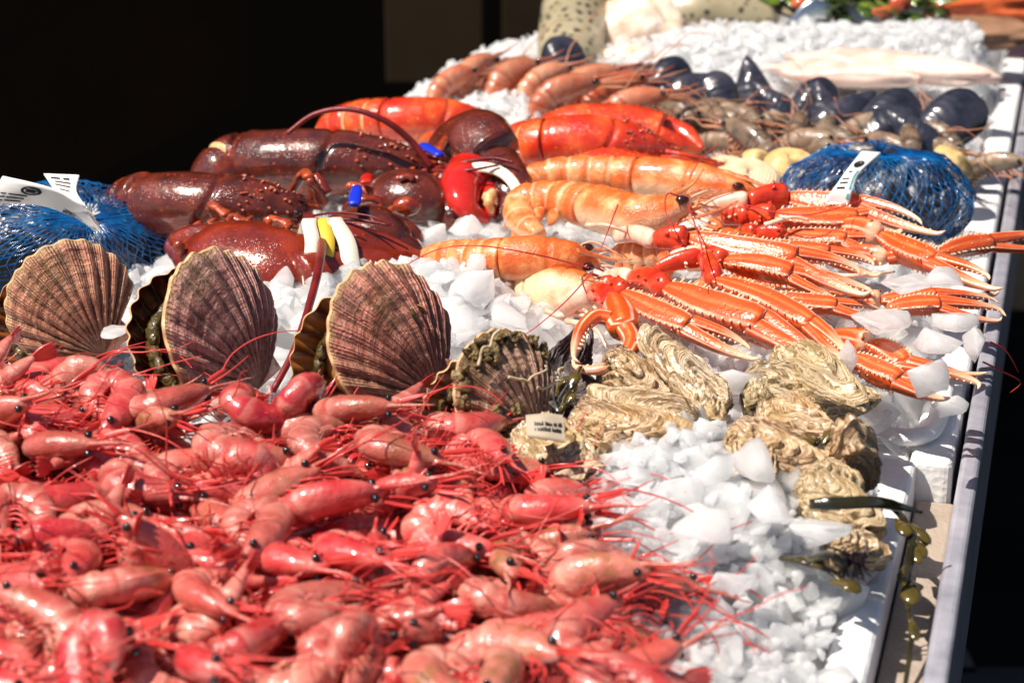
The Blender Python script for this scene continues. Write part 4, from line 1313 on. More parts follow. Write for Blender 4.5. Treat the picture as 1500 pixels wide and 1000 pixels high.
PRAWNS = """[[2,-0.2366,-0.3397,0.0088,0.819,0.028,0.13,0.559],
[2,-0.1633,-0.3008,0.0099,0.081,-0.989,0.029,0.121],
[2,-0.1097,-0.3642,-0.0009,0.078,0.954,-0.277,0.088],
[2,-0.0418,-0.3229,-0.0027,0.754,0.516,0.139,0.383],
[5,-0.0325,-0.3877,-0.0073,0.084,0.693,0.714,0.05],
[2,-0.1014,-0.3106,0.0094,0.841,0.375,0.214,-0.326],
[3,-0.2273,-0.3,0.0132,0.96,-0.051,0.12,0.247],
[0,-0.1314,-0.3165,0.0086,0.779,0.139,0.119,-0.599],
[8,-0.2696,-0.3165,0.0064,0.161,0.073,-0.982,0.062],
[3,-0.2623,-0.27,0.0197,0.205,-0.961,-0.159,0.092],
[5,-0.2048,-0.3466,0.0133,0.982,-0.014,0.19,0.005],
[0,-0.0304,-0.5094,-0.0099,0.798,0.078,0.027,0.597],
[2,-0.2632,-0.3216,0.0182,0.136,0.888,0.438,-0.018],
[7,-0.2322,-0.2631,0.0198,0.096,-0.966,-0.173,0.165],
[3,-0.0875,-0.3385,0.0163,0.707,-0.669,-0.098,0.208],
[2,-0.1311,-0.4983,-0.0013,0.983,0.156,0.089,-0.027],
[1,-0.0471,-0.4632,-0.0041,0.978,-0.042,0.03,0.2],
[7,-0.1961,-0.3259,0.0072,0.816,0.156,-0.045,0.555],
[7,-0.124,-0.359,0.0002,0.202,0.072,-0.002,0.977],
[0,-0.0994,-0.4393,-0.0015,0.755,-0.017,0.052,0.653],
[9,-0.2935,-0.2629,0.022,0.51,0.846,0.117,-0.1],
[6,-0.0717,-0.4156,0.0067,0.491,-0.847,0.146,-0.141],
[5,-0.1429,-0.3029,0.0168,0.228,-0.805,-0.521,0.17],
[2,-0.1623,-0.3918,0.013,0.042,-0.775,-0.625,0.084],
[7,-0.1166,-0.5116,-0.0003,0.98,-0.095,0.003,-0.175],
[5,-0.1006,-0.4644,-0.0067,0.368,0.819,0.36,0.254],
[1,-0.0222,-0.4145,-0.0004,0.675,0.055,0.042,0.735],
[8,-0.2083,-0.3578,0.0098,0.055,-0.995,-0.034,0.079],
[2,-0.1387,-0.3935,0.0108,0.959,-0.26,-0.101,0.048],
[2,-0.1743,-0.3264,0.0121,0.312,0.891,-0.329,-0.035],
[7,-0.0796,-0.323,0.0185,0.118,-0.986,-0.093,0.065],
[8,-0.2351,-0.2746,0.0194,0.119,0.921,-0.366,-0.056],
[1,-0.0512,-0.3486,0.0091,0.966,-0.079,0.054,-0.242],
[3,-0.1971,-0.2905,0.0159,0.965,-0.035,-0.088,-0.244],
[3,-0.0707,-0.4951,-0.0054,0.117,0.819,0.557,0.072],
[6,-0.0181,-0.3298,0.0169,0.071,-0.964,0.235,0.102],
[1,-0.2286,-0.4261,0.009,0.895,0.031,-0.072,-0.44],
[7,-0.2368,-0.4807,0.0059,0.034,-0.985,-0.126,-0.117],
[4,-0.2707,-0.3477,0.0084,0.482,-0.015,0.064,0.873],
[0,-0.1369,-0.4308,0.0038,0.948,-0.207,-0.06,0.233],
[2,-0.1408,-0.296,0.0278,0.76,0.091,0.128,-0.63],
[4,-0.1397,-0.4642,0.0001,0.19,0.858,-0.468,0.092],
[7,-0.078,-0.374,0.0116,0.04,-0.648,0.753,0.102],
[4,-0.0142,-0.3106,0.0018,0.773,0.634,0.002,0.012],
[2,-0.2529,-0.2825,0.0314,0.862,-0.073,0.11,0.489],
[7,-0.2542,-0.394,0.0074,0.954,0.1,0.053,-0.276],
[1,-0.2718,-0.3831,0.008,0.089,-0.565,-0.816,-0.085],
[3,-0.1207,-0.3454,0.0087,0.61,-0.052,-0.136,-0.779],
[0,-0.1893,-0.5197,0.0039,0.854,0.228,0.03,-0.467],
[3,-0.1978,-0.4091,0.0057,0.075,-0.96,-0.269,-0.016],
[3,-0.0873,-0.4913,0.0009,0.045,-0.81,-0.579,-0.08],
[8,-0.0077,-0.4675,-0.0061,0.54,0.59,-0.307,-0.517],
[2,-0.2282,-0.3426,0.0149,0.141,0.888,-0.438,0],
[7,-0.2266,-0.3339,0.0304,0.044,-0.613,0.789,0.015],
[2,-0.0079,-0.4177,0.0042,0.401,-0.275,0.374,-0.79],
[7,-0.2162,-0.3059,0.0214,0.839,-0.045,-0.044,-0.541],
[9,-0.125,-0.3237,0.0282,0.007,0.773,0.629,-0.082],
[2,-0.282,-0.3092,0.0273,0.04,0.752,-0.643,-0.14],
[4,-0.0637,-0.3019,0.0239,0.748,0.159,0.121,-0.633],
[3,-0.1811,-0.4683,0.0027,0.993,0.051,-0.09,-0.056],
[0,-0.0915,-0.4366,0.0075,0.431,0.108,0.025,0.895],
[1,-0.1823,-0.449,0.0217,0.342,0.873,0.308,-0.162],
[2,-0.0728,-0.4051,0.021,0.024,-0.983,0.069,0.167],
[4,-0.2315,-0.4592,0.0079,0.877,0.443,0.13,0.136],
[5,-0.2892,-0.2769,0.0198,0.303,0.944,-0.053,0.118],
[0,-0.2854,-0.2609,0.0387,0.018,0.927,-0.372,-0.042],
[9,-0.1553,-0.3903,0.0225,0.278,0.266,-0.743,-0.547],
[7,-0.0779,-0.3713,0.0233,0.326,0.803,0.492,-0.078],
[9,-0.0633,-0.4527,0.0152,0.973,-0.141,-0.001,0.183],
[2,-0.1795,-0.492,0.0028,0.478,-0.123,-0.122,-0.861],
[9,-0.0621,-0.5048,0.0052,0.021,0.985,0.063,-0.157],
[8,-0.0466,-0.5159,-0,0.51,0.812,-0.071,-0.273],
[4,-0.2322,-0.2602,0.0314,0.824,-0.135,0.156,-0.528],
[4,-0.2518,-0.4526,0.0075,0.873,0.083,0.083,0.473],
[3,-0.1172,-0.3162,0.0376,0.939,-0.208,0.018,0.272],
[0,-0.0239,-0.3189,0.0241,0.403,-0.903,-0.143,-0.049],
[0,-0.0016,-0.4599,0.0086,0.033,-0.98,0.193,0.045],
[4,-0.1745,-0.487,0.003,0.812,0.55,-0.004,0.195],
[0,-0.2066,-0.4102,0.023,0.03,-0.985,0.152,0.07],
[4,-0.1939,-0.2897,0.0292,0.716,0.079,0.097,-0.686],
[4,-0.2686,-0.3381,0.0275,0.606,0.767,0.204,0.045],
[4,-0.0235,-0.3874,0.0133,0.975,0.035,0.085,0.202],
[4,-0.1497,-0.4404,0.0229,0.013,0.845,0.529,-0.082],
[9,-0.0149,-0.5084,0.0025,0.511,0.732,0.268,0.362],
[9,-0.2528,-0.41,0.0259,0.652,0.296,-0.067,-0.695],
[5,-0.0938,-0.3531,0.0373,0.958,-0.225,0.176,-0.039],
[1,-0.1069,-0.4064,0.0227,0.867,0.429,0.047,-0.252],
[8,-0.0604,-0.3916,0.0205,0.944,0.177,0.072,-0.269],
[5,-0.1267,-0.3445,0.0124,0.18,0.274,-0.76,-0.561],
[4,-0.1255,-0.4913,0.0156,0.033,-0.988,0.148,0.03],
[0,-0.0745,-0.3343,0.0311,0.963,-0.192,-0.047,-0.181],
[2,-0.148,-0.3837,0.0225,0.948,0.14,-0.118,-0.26],
[3,-0.1244,-0.4599,0.0148,0.07,0.97,-0.135,-0.188],
[9,-0.0615,-0.511,0.0201,0.93,0.134,0.261,-0.223],
[1,-0.2216,-0.4914,0.021,0.304,0.918,0.204,-0.153],
[7,-0.0768,-0.5151,0.0169,0.011,0.602,-0.798,-0.04],
[8,-0.1317,-0.5192,0.0094,0.385,0.878,-0.198,-0.203],
[7,-0.1866,-0.3186,0.0344,0.106,-0.992,0.063,-0.009],
[6,-0.054,-0.4355,0.0273,0.118,-0.98,0.11,0.117],
[1,-0.2703,-0.2929,0.0467,0.946,-0.015,0.108,-0.304],
[2,-0.0917,-0.4511,0.0153,0.326,-0.483,0.263,-0.769],
[1,-0.2062,-0.3265,0.0342,0.031,0.895,-0.442,0.043],
[5,-0.179,-0.5141,0.0324,0.43,-0.61,0.522,-0.412],
[9,-0.2322,-0.2984,0.0406,0.214,0.817,-0.53,-0.073],
[3,-0.0766,-0.3139,0.0275,0.796,0.026,0.001,0.604],
[2,-0.1548,-0.5034,0.0263,0.055,-0.979,0.194,0.04],
[3,-0.2414,-0.4991,0.0121,0.848,0.251,-0.158,0.44],
[6,-0.0143,-0.3519,0.0156,0.767,0.508,0.165,0.357],
[8,0.0255,-0.476,0.0042,0.45,0.844,-0.234,-0.176],
[4,0.0147,-0.4018,0.0127,0.99,-0.012,-0.121,-0.075],
[0,-0.1348,-0.3506,0.0357,0.59,0.05,-0.007,-0.806],
[5,-0.2578,-0.3911,0.0403,0.914,-0.304,0.077,0.256],
[3,0.0038,-0.4308,0.0117,0.233,0.955,0.141,-0.116],
[5,-0.01,-0.4701,0.0182,0.992,0.109,-0.053,-0.044],
[7,-0.01,-0.476,0.018,0.002,0.13,-0.978,-0.163],
[2,-0.2148,-0.519,0.02,0.741,0.593,0.144,0.28],
[1,-0.1495,-0.2977,0.0474,0.983,-0.154,0.077,-0.059],
[7,-0.0966,-0.4378,0.0242,0.842,0.216,0.103,0.484],
[4,-0.1863,-0.3953,0.0272,0.157,0.05,0.809,0.564],
[3,-0.155,-0.422,0.0234,0.066,0.823,0.551,0.123],
[6,-0.2069,-0.4865,0.0375,0.162,0.822,0.501,-0.217],
[1,-0.1235,-0.4665,0.0227,0.176,0.972,0.04,0.15],
[8,-0.1273,-0.3347,0.049,0.849,-0.527,-0.044,-0.004],
[4,-0.1128,-0.3,0.0529,0.854,-0.498,-0.005,0.15],
[2,-0.2074,-0.2835,0.0347,0.984,-0.037,-0.17,0.02],
[7,-0.0854,-0.2964,0.0456,0.078,0.933,-0.312,-0.162],
[7,-0.2639,-0.2591,0.0469,0.672,0.663,-0.261,-0.202],
[8,-0.2489,-0.4068,0.0377,0.937,-0.04,-0.062,-0.34],
[4,-0.1736,-0.4701,0.0331,0.931,0.213,0.131,-0.264],
[8,-0.2103,-0.3518,0.032,0.125,0.592,-0.796,-0.015],
[1,-0.2328,-0.4551,0.0356,0.904,0.181,-0.188,-0.34],
[1,-0.2074,-0.3195,0.0484,0.114,-0.962,-0.245,0.038],
[2,-0.0524,-0.3124,0.0432,0.091,0.899,0.417,-0.099],
[9,-0.1435,-0.5188,0.0292,0.092,-0.906,-0.413,0.037],
[8,-0.032,-0.4146,0.023,0.95,0.176,0.003,0.259],
[2,0.0028,-0.4264,0.0198,0.056,0.585,0.805,0.08],
[5,-0.1745,-0.3536,0.0351,0.125,0.982,-0.06,-0.131],
[5,-0.2799,-0.3394,0.0461,0.972,-0.117,-0.103,0.177],
[9,-0.0615,-0.353,0.0308,0.103,0.963,-0.231,0.09],
[3,0.0108,-0.3777,0.0152,0.523,0.84,-0.106,0.099],
[4,-0.2972,-0.289,0.0521,0.981,-0.146,-0.111,0.065],
[0,-0.1457,-0.4488,0.0344,0.007,-0.851,-0.517,0.092],
[0,-0.0774,-0.4945,0.0255,0.004,-0.656,-0.747,0.109],
[1,-0.0273,-0.5196,0.0185,0.947,0.152,-0.05,0.279],
[0,-0.0707,-0.3874,0.0388,0.043,-0.553,0.829,0.069],
[3,0.0061,-0.3605,0.0262,0.965,0.005,-0.04,0.258],
[3,-0.2544,-0.4447,0.0375,0.142,0.845,0.508,-0.089],
[7,-0.1804,-0.293,0.0485,0.427,0.823,-0.374,-0.023],
[3,-0.0558,-0.5174,0.0188,0.462,-0.051,0.041,-0.885],
[8,-0.1163,-0.3504,0.0387,0.049,0.85,0.489,0.193],
[6,-0.1406,-0.4817,0.0332,0.986,0.071,-0.014,0.153],
[2,-0.2021,-0.3277,0.056,0.105,-0.963,0.245,0.051],
[5,-0.064,-0.5194,0.029,0.062,-0.812,-0.58,0.028],
[3,-0.2067,-0.2827,0.0437,0.745,0.545,0.271,0.273],
[4,-0.0566,-0.4526,0.0298,0.894,0.01,-0.026,-0.446],
[1,-0.0112,-0.4461,0.0317,0.149,0.887,0.402,-0.171],
[0,-0.2733,-0.3517,0.0459,0.701,0.163,-0.22,0.658],
[2,-0.0173,-0.3476,0.0308,0.067,0.791,-0.595,0.127],
[4,-0.2288,-0.3761,0.0504,0.016,0.926,0.376,-0.002],
[7,-0.0538,-0.4349,0.0291,0.644,0.348,0.288,0.617],
[4,-0.1398,-0.365,0.0426,0.044,0.937,-0.346,-0.031],
[8,-0.2829,-0.2629,0.0554,0.959,0.06,0.152,0.233],
[0,-0.0165,-0.3255,0.0396,0.992,0.102,-0.003,-0.079],
[3,-0.1685,-0.3503,0.0472,0.975,0.149,0.09,0.138],
[4,-0.1394,-0.297,0.0707,0.181,-0.91,-0.31,0.209],
[4,-0.1133,-0.4197,0.0306,0.141,0.138,0.187,0.962],
[1,-0.2493,-0.3737,0.0435,0.137,0.272,-0.952,0.036],
[1,-0.1226,-0.3843,0.0438,0.97,0.117,-0.123,0.173],
[4,-0.1063,-0.4164,0.0427,0.052,0.973,-0.224,0.031],
[6,-0.2162,-0.5186,0.0416,0.157,-0.974,0.129,-0.098],
[2,-0.1191,-0.5142,0.0406,0.277,0.747,0.603,0.046],
[7,-0.2308,-0.2619,0.07,0.712,-0.633,0.292,0.088],
[7,-0.2234,-0.4915,0.0344,0.657,0.032,-0.066,0.75],
[5,-0.2265,-0.5121,0.0059,0.009,0.656,-0.744,-0.129],
[8,-0.038,-0.3599,0.0384,0.757,0.272,0.073,0.589],
[1,-0.0176,-0.4986,0.033,0.918,0.072,-0.098,-0.378],
[8,-0.2364,-0.3208,0.0609,0.963,0.057,0.115,0.237],
[2,-0.1467,-0.3291,0.0603,0.055,-0.991,-0.109,0.058],
[8,-0.0812,-0.5056,0.0395,0.981,0.098,0.116,-0.119],
[1,0.0362,-0.4517,0.0229,0.085,0.956,0.194,-0.202],
[0,-0.2422,-0.4981,0.0468,0.855,0.206,0.339,0.334],
[3,-0.1878,-0.3572,0.0547,0.047,-0.998,0.043,0.009],
[3,0.0258,-0.4847,0.025,0.917,0.254,0.063,0.3],
[9,-0.0989,-0.3274,0.0613,0.954,-0.002,0.061,0.292],
[2,0.0066,-0.3944,0.0322,0.113,0.777,-0.617,-0.055],
[7,0.0154,-0.3565,0.035,0.953,0.154,0.144,0.219],
[3,-0.1538,-0.4331,0.0324,0.182,-0.28,-0.567,-0.753],
[2,-0.0411,-0.3899,0.0432,0.287,-0.936,0.128,-0.156],
[6,0.0232,-0.414,0.0326,0.829,-0.554,0.01,-0.078],
[8,-0.1945,-0.4146,0.0374,0.1,0.111,-0.616,-0.774],
[6,-0.2638,-0.3058,0.0527,0.542,0.819,-0.183,0.041],
[1,-0.2676,-0.2812,0.0598,0.121,-0.956,-0.244,-0.11],
[4,-0.0677,-0.3244,0.0605,0.01,0.997,-0.04,-0.07],
[7,-0.2639,-0.3297,0.0608,0.113,-0.882,0.457,-0.027],
[8,-0.0124,-0.5108,0.037,0.518,0.03,-0.043,-0.854],
[8,-0.0604,-0.5044,0.0481,0.426,-0.452,0.473,-0.625],
[4,-0.1689,-0.4882,0.0367,0.067,0.944,-0.27,0.18],
[3,-0.0929,-0.4887,0.0468,0.988,-0.058,-0.001,0.144],
[3,-0.1708,-0.4138,0.0403,0.122,-0.923,-0.353,-0.089],
[2,-0.177,-0.4751,0.051,0.241,0.799,0.547,-0.07],
[2,-0.2968,-0.2755,0.0551,0.162,-0.136,-0.959,-0.191],
[5,-0.0824,-0.5193,0.0355,0.127,-0.686,0.714,-0.06],
[4,-0.0789,-0.4141,0.0441,0.086,0.971,-0.223,0.013],
[1,-0.1001,-0.3908,0.0469,0.528,0.836,0.141,0.047],
[8,-0.0603,-0.3678,0.0383,0.58,0.796,-0.175,0.013],
[3,-0.2524,-0.4536,0.0383,0.274,0.258,0.272,0.886],
[8,-0.0262,-0.3147,0.0532,0.767,0.019,-0.035,-0.64],
[0,-0.264,-0.418,0.0375,0.749,0.07,-0.026,0.658],
[9,-0.1355,-0.4607,0.0437,0.222,0.92,-0.307,-0.095],
[8,-0.0403,-0.4451,0.0355,0.711,0.552,0.4,0.169],
[4,-0.0489,-0.4695,0.0286,0.584,-0.142,-0.18,-0.779],
[6,0.0368,-0.4986,0.0251,0.046,0.93,0.348,0.109],
[7,-0.1888,-0.2949,0.0655,0.132,0.897,0.418,0.054],
[4,0.0024,-0.3648,0.0403,0.149,0.986,0.074,0.014],
[3,-0.2946,-0.2964,0.0596,0.392,0.137,0.082,0.906],
[9,-0.0545,-0.3006,0.0534,0.13,-0.948,-0.262,0.125],
[6,-0.2929,-0.2549,0.0649,0.975,-0.028,0.023,0.219],
[0,-0.1853,-0.5074,0.0464,0.094,-0.102,-0.974,-0.18],
[4,-0.2036,-0.3994,0.0435,0.962,0.18,-0.035,-0.201],
[1,-0.2819,-0.3559,0.054,0.264,-0.146,0.911,-0.282],
[6,-0.1205,-0.5185,0.0407,0.182,0.89,-0.416,0.044],
[8,-0.1187,-0.358,0.0581,0.027,-0.314,0.646,-0.696],
[2,-0.2624,-0.4136,0.0508,0.126,-0.981,0.144,0.013],
[4,-0.1692,-0.5189,0.0552,0.413,-0.723,0.544,-0.102],
[4,-0.2297,-0.3282,0.0571,0.195,0.972,-0.124,0.037],
[4,0.0474,-0.4116,0.0324,0.133,0.973,0.124,-0.146],
[3,0.0333,-0.5163,0.0329,0.928,-0.005,0.089,-0.362],
[3,-0.2054,-0.2784,0.0716,0.563,0.032,0.136,-0.814],
[8,-0.2022,-0.4301,0.0491,0.632,-0.086,0.003,-0.77],
[9,-0.2199,-0.5199,0.0445,0.083,0.099,-0.218,0.967],
[0,-0.0889,-0.2954,0.0637,0.234,0.969,-0.079,0.021],
[4,-0.0363,-0.3032,0.059,0.047,0.877,0.473,-0.069],
[4,-0.0305,-0.5176,0.0392,0.017,0.923,-0.379,-0.059],
[3,0.0248,-0.4306,0.0256,0.698,0.711,-0.06,-0.059],
[4,-0.2914,-0.2776,0.073,0.173,-0.982,0.063,0.035],
[3,-0.2488,-0.2568,0.0628,0.947,0.042,0.041,0.315],
[3,-0.1103,-0.2947,0.0705,0.669,-0.509,-0.239,0.486],
[3,-0.1165,-0.3976,0.0524,0.53,0.025,0.035,-0.847],
[7,-0.2326,-0.3856,0.0551,0.073,-0.864,0.497,-0.023],
[4,-0.2673,-0.3788,0.0595,0.11,-0.753,0.597,0.254],
[3,-0.288,-0.3235,0.0577,0.324,-0.047,0.045,0.944]]"""
# ------------------------------------------------------------------ heap of cooked prawns (resting places found by a drop test)
protos = [prawn_proto(*a) for a in PROTO_SPEC]
used = set()
HEAP = json.loads(PRAWNS)
for row in HEAP:
    k = row[0]
    M = np.array(Matrix.Translation(Vector(row[1:4])) @ Quaternion(row[4:8]).to_matrix().to_4x4())
    root = protos[k][0]
    if k not in used:
        used.add(k)
        root.matrix_basis = Matrix(M.tolist())
    else:
        dup(root, M)

# ------------------------------------------------------------------ scallops
SCALS = [
    ('tan ribbed scallop below the left blue net, leftmost of the four', (150, 520, .035), ((-.46, -.02, .88), (.16, -.80, .58)), ((-.80, .22, .55), (-.5, .72, .1)), .0365, 0, 0, 11),
    ('mauve scallop gaping on its dark inside, second from left', (368, 575, .035), ((-.36, -.05, .93), (.80, -.52, .30)), ((-.66, .10, .75), (-.80, .55, .10)), .0430, 1, 1, 23),
    ('rust brown scallop with orange inside, largest and third from left', (632, 588, .035), ((-.52, -.02, .84), (.62, -.60, .46)), ((-.86, .06, .50), (-.45, .75, .15)), .0430, 2, 2, 37),
    ('mossy crusted scallop with cream inside next to the oysters', (780, 638, .038), ((-.50, -.02, .84), (.42, -.72, .52)), ((-.93, .06, .40), (-.3, .85, .15)), .0310, 3, 3, 51)]
for l, h, fr, bk, R, m1, m2, sd in SCALS:
    sroot = scallop(l, W(*h), fr, bk, R, m1, m2, sd)
# crust of weed and worm tubes on the last one
fd, nr = unit(SCALS[3][2][0]), np.array(SCALS[3][2][1])
nr = unit(nr - fd * (nr @ fd)); sx = np.cross(fd, nr)
h4 = W(*SCALS[3][1])
rg = np.random.default_rng(8)
g = G()
for _ in range(60):
    a, b = rg.uniform(-.9, .9), rg.uniform(.84, 1.0) if rg.random() < .85 else rg.uniform(.1, .95)
    if b < .75 and rg.random() < .75: a = -rg.uniform(.75, 1)
    ph = a * math.radians(54)
    Lr = 2 * .0310 * math.cos(ph) ** .85 * b
    p = h4 + sx * math.sin(ph) * Lr + fd * math.cos(ph) * Lr + nr * (.0310 * .26 * max(0, 1 - abs(2 * b ** .8 - 1) ** 2.3) + .002)
    ball(p, rg.uniform(.0010, .0036), 10, g, scale=rg.uniform(.5, 1.4, 3))
v = np.concatenate(g.v); g.v = [v + np.stack([fbm(v * 420 + 5 * j, 4, j) for j in range(3)], 1) * .0022]
build('weed_crust', g, M_MOSS, sroot)
M_TUBE = m_noise('worm_tube', (0.35, 0.27, 0.15), (0.6, 0.5, 0.34), 90, .5, .3)
for q in range(3):
    c = h4 + fd * (.054 - .016 * q) + sx * (-.012 + .012 * q) + nr * (.0125 - .001 * q)
    P = [c]
    for _ in range(6): P.append(P[-1] + sx * rg.normal(.003, .003) + fd * rg.normal(-.001, .003) + nr * .0003)
    build('worm_tube', wire(P, .0009, .0006, 24, 6), M_TUBE, sroot)

# ------------------------------------------------------------------ oysters
OY = [
    ('pale oyster with dark stripes standing between claw and ice slab', (1058, 606, .045), (942, 486, .075), .042, (.55, -.62, .55), 0, 1, .36),
    ('small tan oyster under the curled pincer', (884, 532, .06), (985, 590, .045), .040, (-.1, -.5, .85), 1, 2, .42),
    ('cream wavy oyster lying above the long tan one', (1022, 622, .05), (878, 600, .05), .040, (.05, -.62, .78), 0, 3, .40),
    ('long tan oyster lying on the ice beside the prawn heap', (842, 618, .045), (1036, 668, .045), .042, (.05, -.66, .75), 1, 4, .42),
    ('fan layered cream oyster touching the prawn heap', (768, 644, .042), (866, 716, .034), .062, (.15, -.45, .88), 0, 5, .42),
    ('small yellowish oyster half buried below the long tan one', (920, 682, .03), (860, 690, .03), .028, (0, -.5, .85), 2, 6, .4),
    ('curled olive oyster resting in front of the orange claw', (1084, 572, .045), (1290, 590, .04), .050, (.1, -.35, .93), 2, 7, .40),
    ('knobbly olive oyster under the hooked claw tips', (1140, 530, .05), (1290, 590, .055), .040, (.1, -.4, .9), 2, 8, .45),
    ('upright ragged tan oyster at the box rim', (1240, 716, .025), (1262, 596, .075), .046, (.30, -.86, .42), 1, 9, .36),
    ('broad pinkish oyster running under the upright ragged one', (1062, 640, .05), (1222, 722, .03), .050, (.12, -.5, .86), 1, 10, .36),
    ('large yellow oyster with a smooth rim nearest the box edge', (1165, 712, .035), (1310, 762, .03), .070, (.10, -.62, .78), 2, 11, .36),
    ('brown oyster half hidden under the pointed ice shard', (1080, 655, .045), (1120, 748, .03), .036, (.3, -.5, .8), 1, 12, .42),
    ('dark rough oyster beside the mossy scallop', (818, 560, .045), (892, 600, .04), .040, (0, -.6, .8), 3, 13, .5),
    ('blackish oyster under the curled pincer', (815, 545, .05), (870, 492, .055), .034, (.2, -.7, .7), 3, 14, .5),
    ('small ragged oyster between ice slope and the two cream oysters', (1010, 596, .045), (1075, 618, .045), .034, (.1, -.5, .85), 0, 16, .34),
    ('narrow brown oyster tucked left of the upright ragged one', (1120, 600, .045), (1200, 640, .045), .036, (.2, -.5, .8), 1, 17, .34),
    ('flat grey oyster edge under the large yellow one', (1210, 800, .022), (1300, 812, .016), .034, (.1, -.6, .8), 0, 18, .3),
    ('dark oyster behind the fan layered cream one', (826, 640, .03), (882, 600, .035), .034, (0, -.6, .8), 3, 15, .5)]
for (l, a, b, w_, nr, m_, sd, hp) in OY:
    oyster(l, a, b, w_, nr, m_, sd, hp, 1.15)

# ------------------------------------------------------------------ seaweed
def weed(label, stems, blads, r0=.0016, strap=None):
    root = thing('seaweed', label, 'seaweed', WP(stems[0])[0], 'brown seaweed among the oysters')
    for s in stems:
        P = WP(s)
        n = 30
        Q = spl(P, n)
        build('frond', loft(Q, np.linspace(r0 * 1.5, r0 * .7, n), np.linspace(r0 * .6, r0 * .4, n), seg=8), M_WEED, root)
    for (a, b, w_) in blads:
        A, B = W(*a), W(*b)
        Q = spl([A, (A + B) / 2 + [0, 0, .001], B], 14)
        build('bladder', loft(Q, w_ * np.interp(np.linspace(0, 1, 14), [0, .3, .65, .9, 1], [.25, .6, 1, .75, .1]), w_ * .42 * np.interp(np.linspace(0, 1, 14), [0, .3, .65, .9, 1], [.25, .6, 1, .75, .1]), seg=12), M_WEEDB, root)
    return root
weed('long seaweed strand with bladders hanging over the box edge',
     [[(1300, 735, .02), (1325, 762, .018), (1338, 800, .012), (1328, 850, .004), (1332, 900, -.002), (1336, 930, -.008), (1325, 1010, -.02)],
      [(1330, 765, .018), (1352, 780, .012), (1362, 795, .01)], [(1335, 800, .012), (1330, 830, .01), (1324, 850, .008)], [(1300, 735, .022), (1316, 742, .024), (1345, 748, .02)]],
     [((1330, 765, .018), (1363, 796, .012), .0034), ((1312, 760, .018), (1330, 785, .016), .0045), ((1340, 790, .012), (1352, 818, .008), .004), ((1330, 825, .006), (1322, 855, .004), .0038), ((1330, 845, .004), (1336, 885, 0), .0055), ((1334, 905, -.002), (1342, 938, -.006), .003), ((1345, 775, .014), (1356, 800, .01), .003), ((1340, 800, .012), (1346, 826, .008), .003)])
st = thing('seaweed', 'flat dark seaweed strap lying across the large yellow oyster', 'seaweed', W(1260, 738, .05), 'brown seaweed among the oysters')
Q = spl(WP([(1186, 738, .052), (1225, 737, .054), (1280, 735, .052), (1320, 742, .040), (1350, 750, .034)]), 30)
build('frond', loft(Q, .0030 * np.interp(np.linspace(0, 1, 30), [0, .1, .7, 1], [.8, 1.1, 1.0, .3]), .0008, up=(0, -.8, .55), seg=10), M_WEED, st)
weed('seaweed tuft between mossy scallop and dark oyster', [[(822, 590, .05), (838, 560, .06), (850, 538, .062)], [(815, 610, .045), (835, 585, .055), (845, 560, .058)], [(826, 620, .04), (860, 604, .05), (900, 612, .045)]],
     [((832, 575, .056), (846, 545, .064), .004), ((822, 600, .05), (842, 575, .058), .0045), ((818, 615, .045), (828, 590, .055), .004), ((815, 580, .05), (828, 552, .06), .004)], .0026)
weed('seaweed clump between the curled oyster and the upright ragged one', [[(1140, 625, .04), (1170, 640, .045), (1195, 655, .04)], [(1180, 665, .035), (1205, 640, .045), (1225, 618, .05)], [(1190, 700, .03), (1205, 670, .04), (1218, 640, .045)]],
     [((1150, 618, .045), (1180, 632, .045), .005), ((1165, 640, .045), (1195, 652, .042), .005), ((1180, 655, .042), (1204, 672, .038), .005), ((1196, 672, .04), (1216, 690, .035), .0045), ((1150, 630, .04), (1168, 652, .04), .005), ((1205, 650, .045), (1222, 628, .05), .004)], .0024)
weed('seaweed scrap poking from the ice below the large yellow oyster', [[(1150, 815, .025), (1180, 822, .028), (1215, 835, .025), (1250, 865, .02)], [(1185, 820, .03), (1215, 812, .034), (1240, 825, .03)]], [((1215, 850, .024), (1262, 866, .022), .0055), ((1180, 815, .03), (1205, 832, .028), .0045)], .003)
g = G()
rg = np.random.default_rng(3)
for _ in range(26):
    p = [W(1250 + rg.normal(0, 4), 815 + rg.normal(0, 4), .03)]
    d = unit([rg.normal(.1, .5), rg.normal(-.4, .4), rg.normal(-.5, .4)])
    for _ in range(4):
        d = unit(d + rg.normal(0, .4, 3)); p.append(p[-1] + d * .0032)
    wire(p, .0009, .0004, 12, 5, g)
solo('seaweed', g, M_WEEDP, 'fine purple seaweed tuft beside the large yellow oyster', 'seaweed', 'brown seaweed among the oysters')

# ------------------------------------------------------------------ nets of mussels
mus_a = mussel_proto('mussel', .050, .026, .0105, M_MUS, 1)
mus_b = mussel_proto('mussel', .050, .026, .0105, M_MUSP, 2)
first = {id(mus_a): True, id(mus_b): True}
def put_mussel(pr, M, label, group):
    if first[id(pr)]:
        first[id(pr)] = False
        pr.matrix_basis = Matrix(M.tolist())
        tag(pr, label, 'mussel', group)
    else:
        dup(pr, M, label, group)

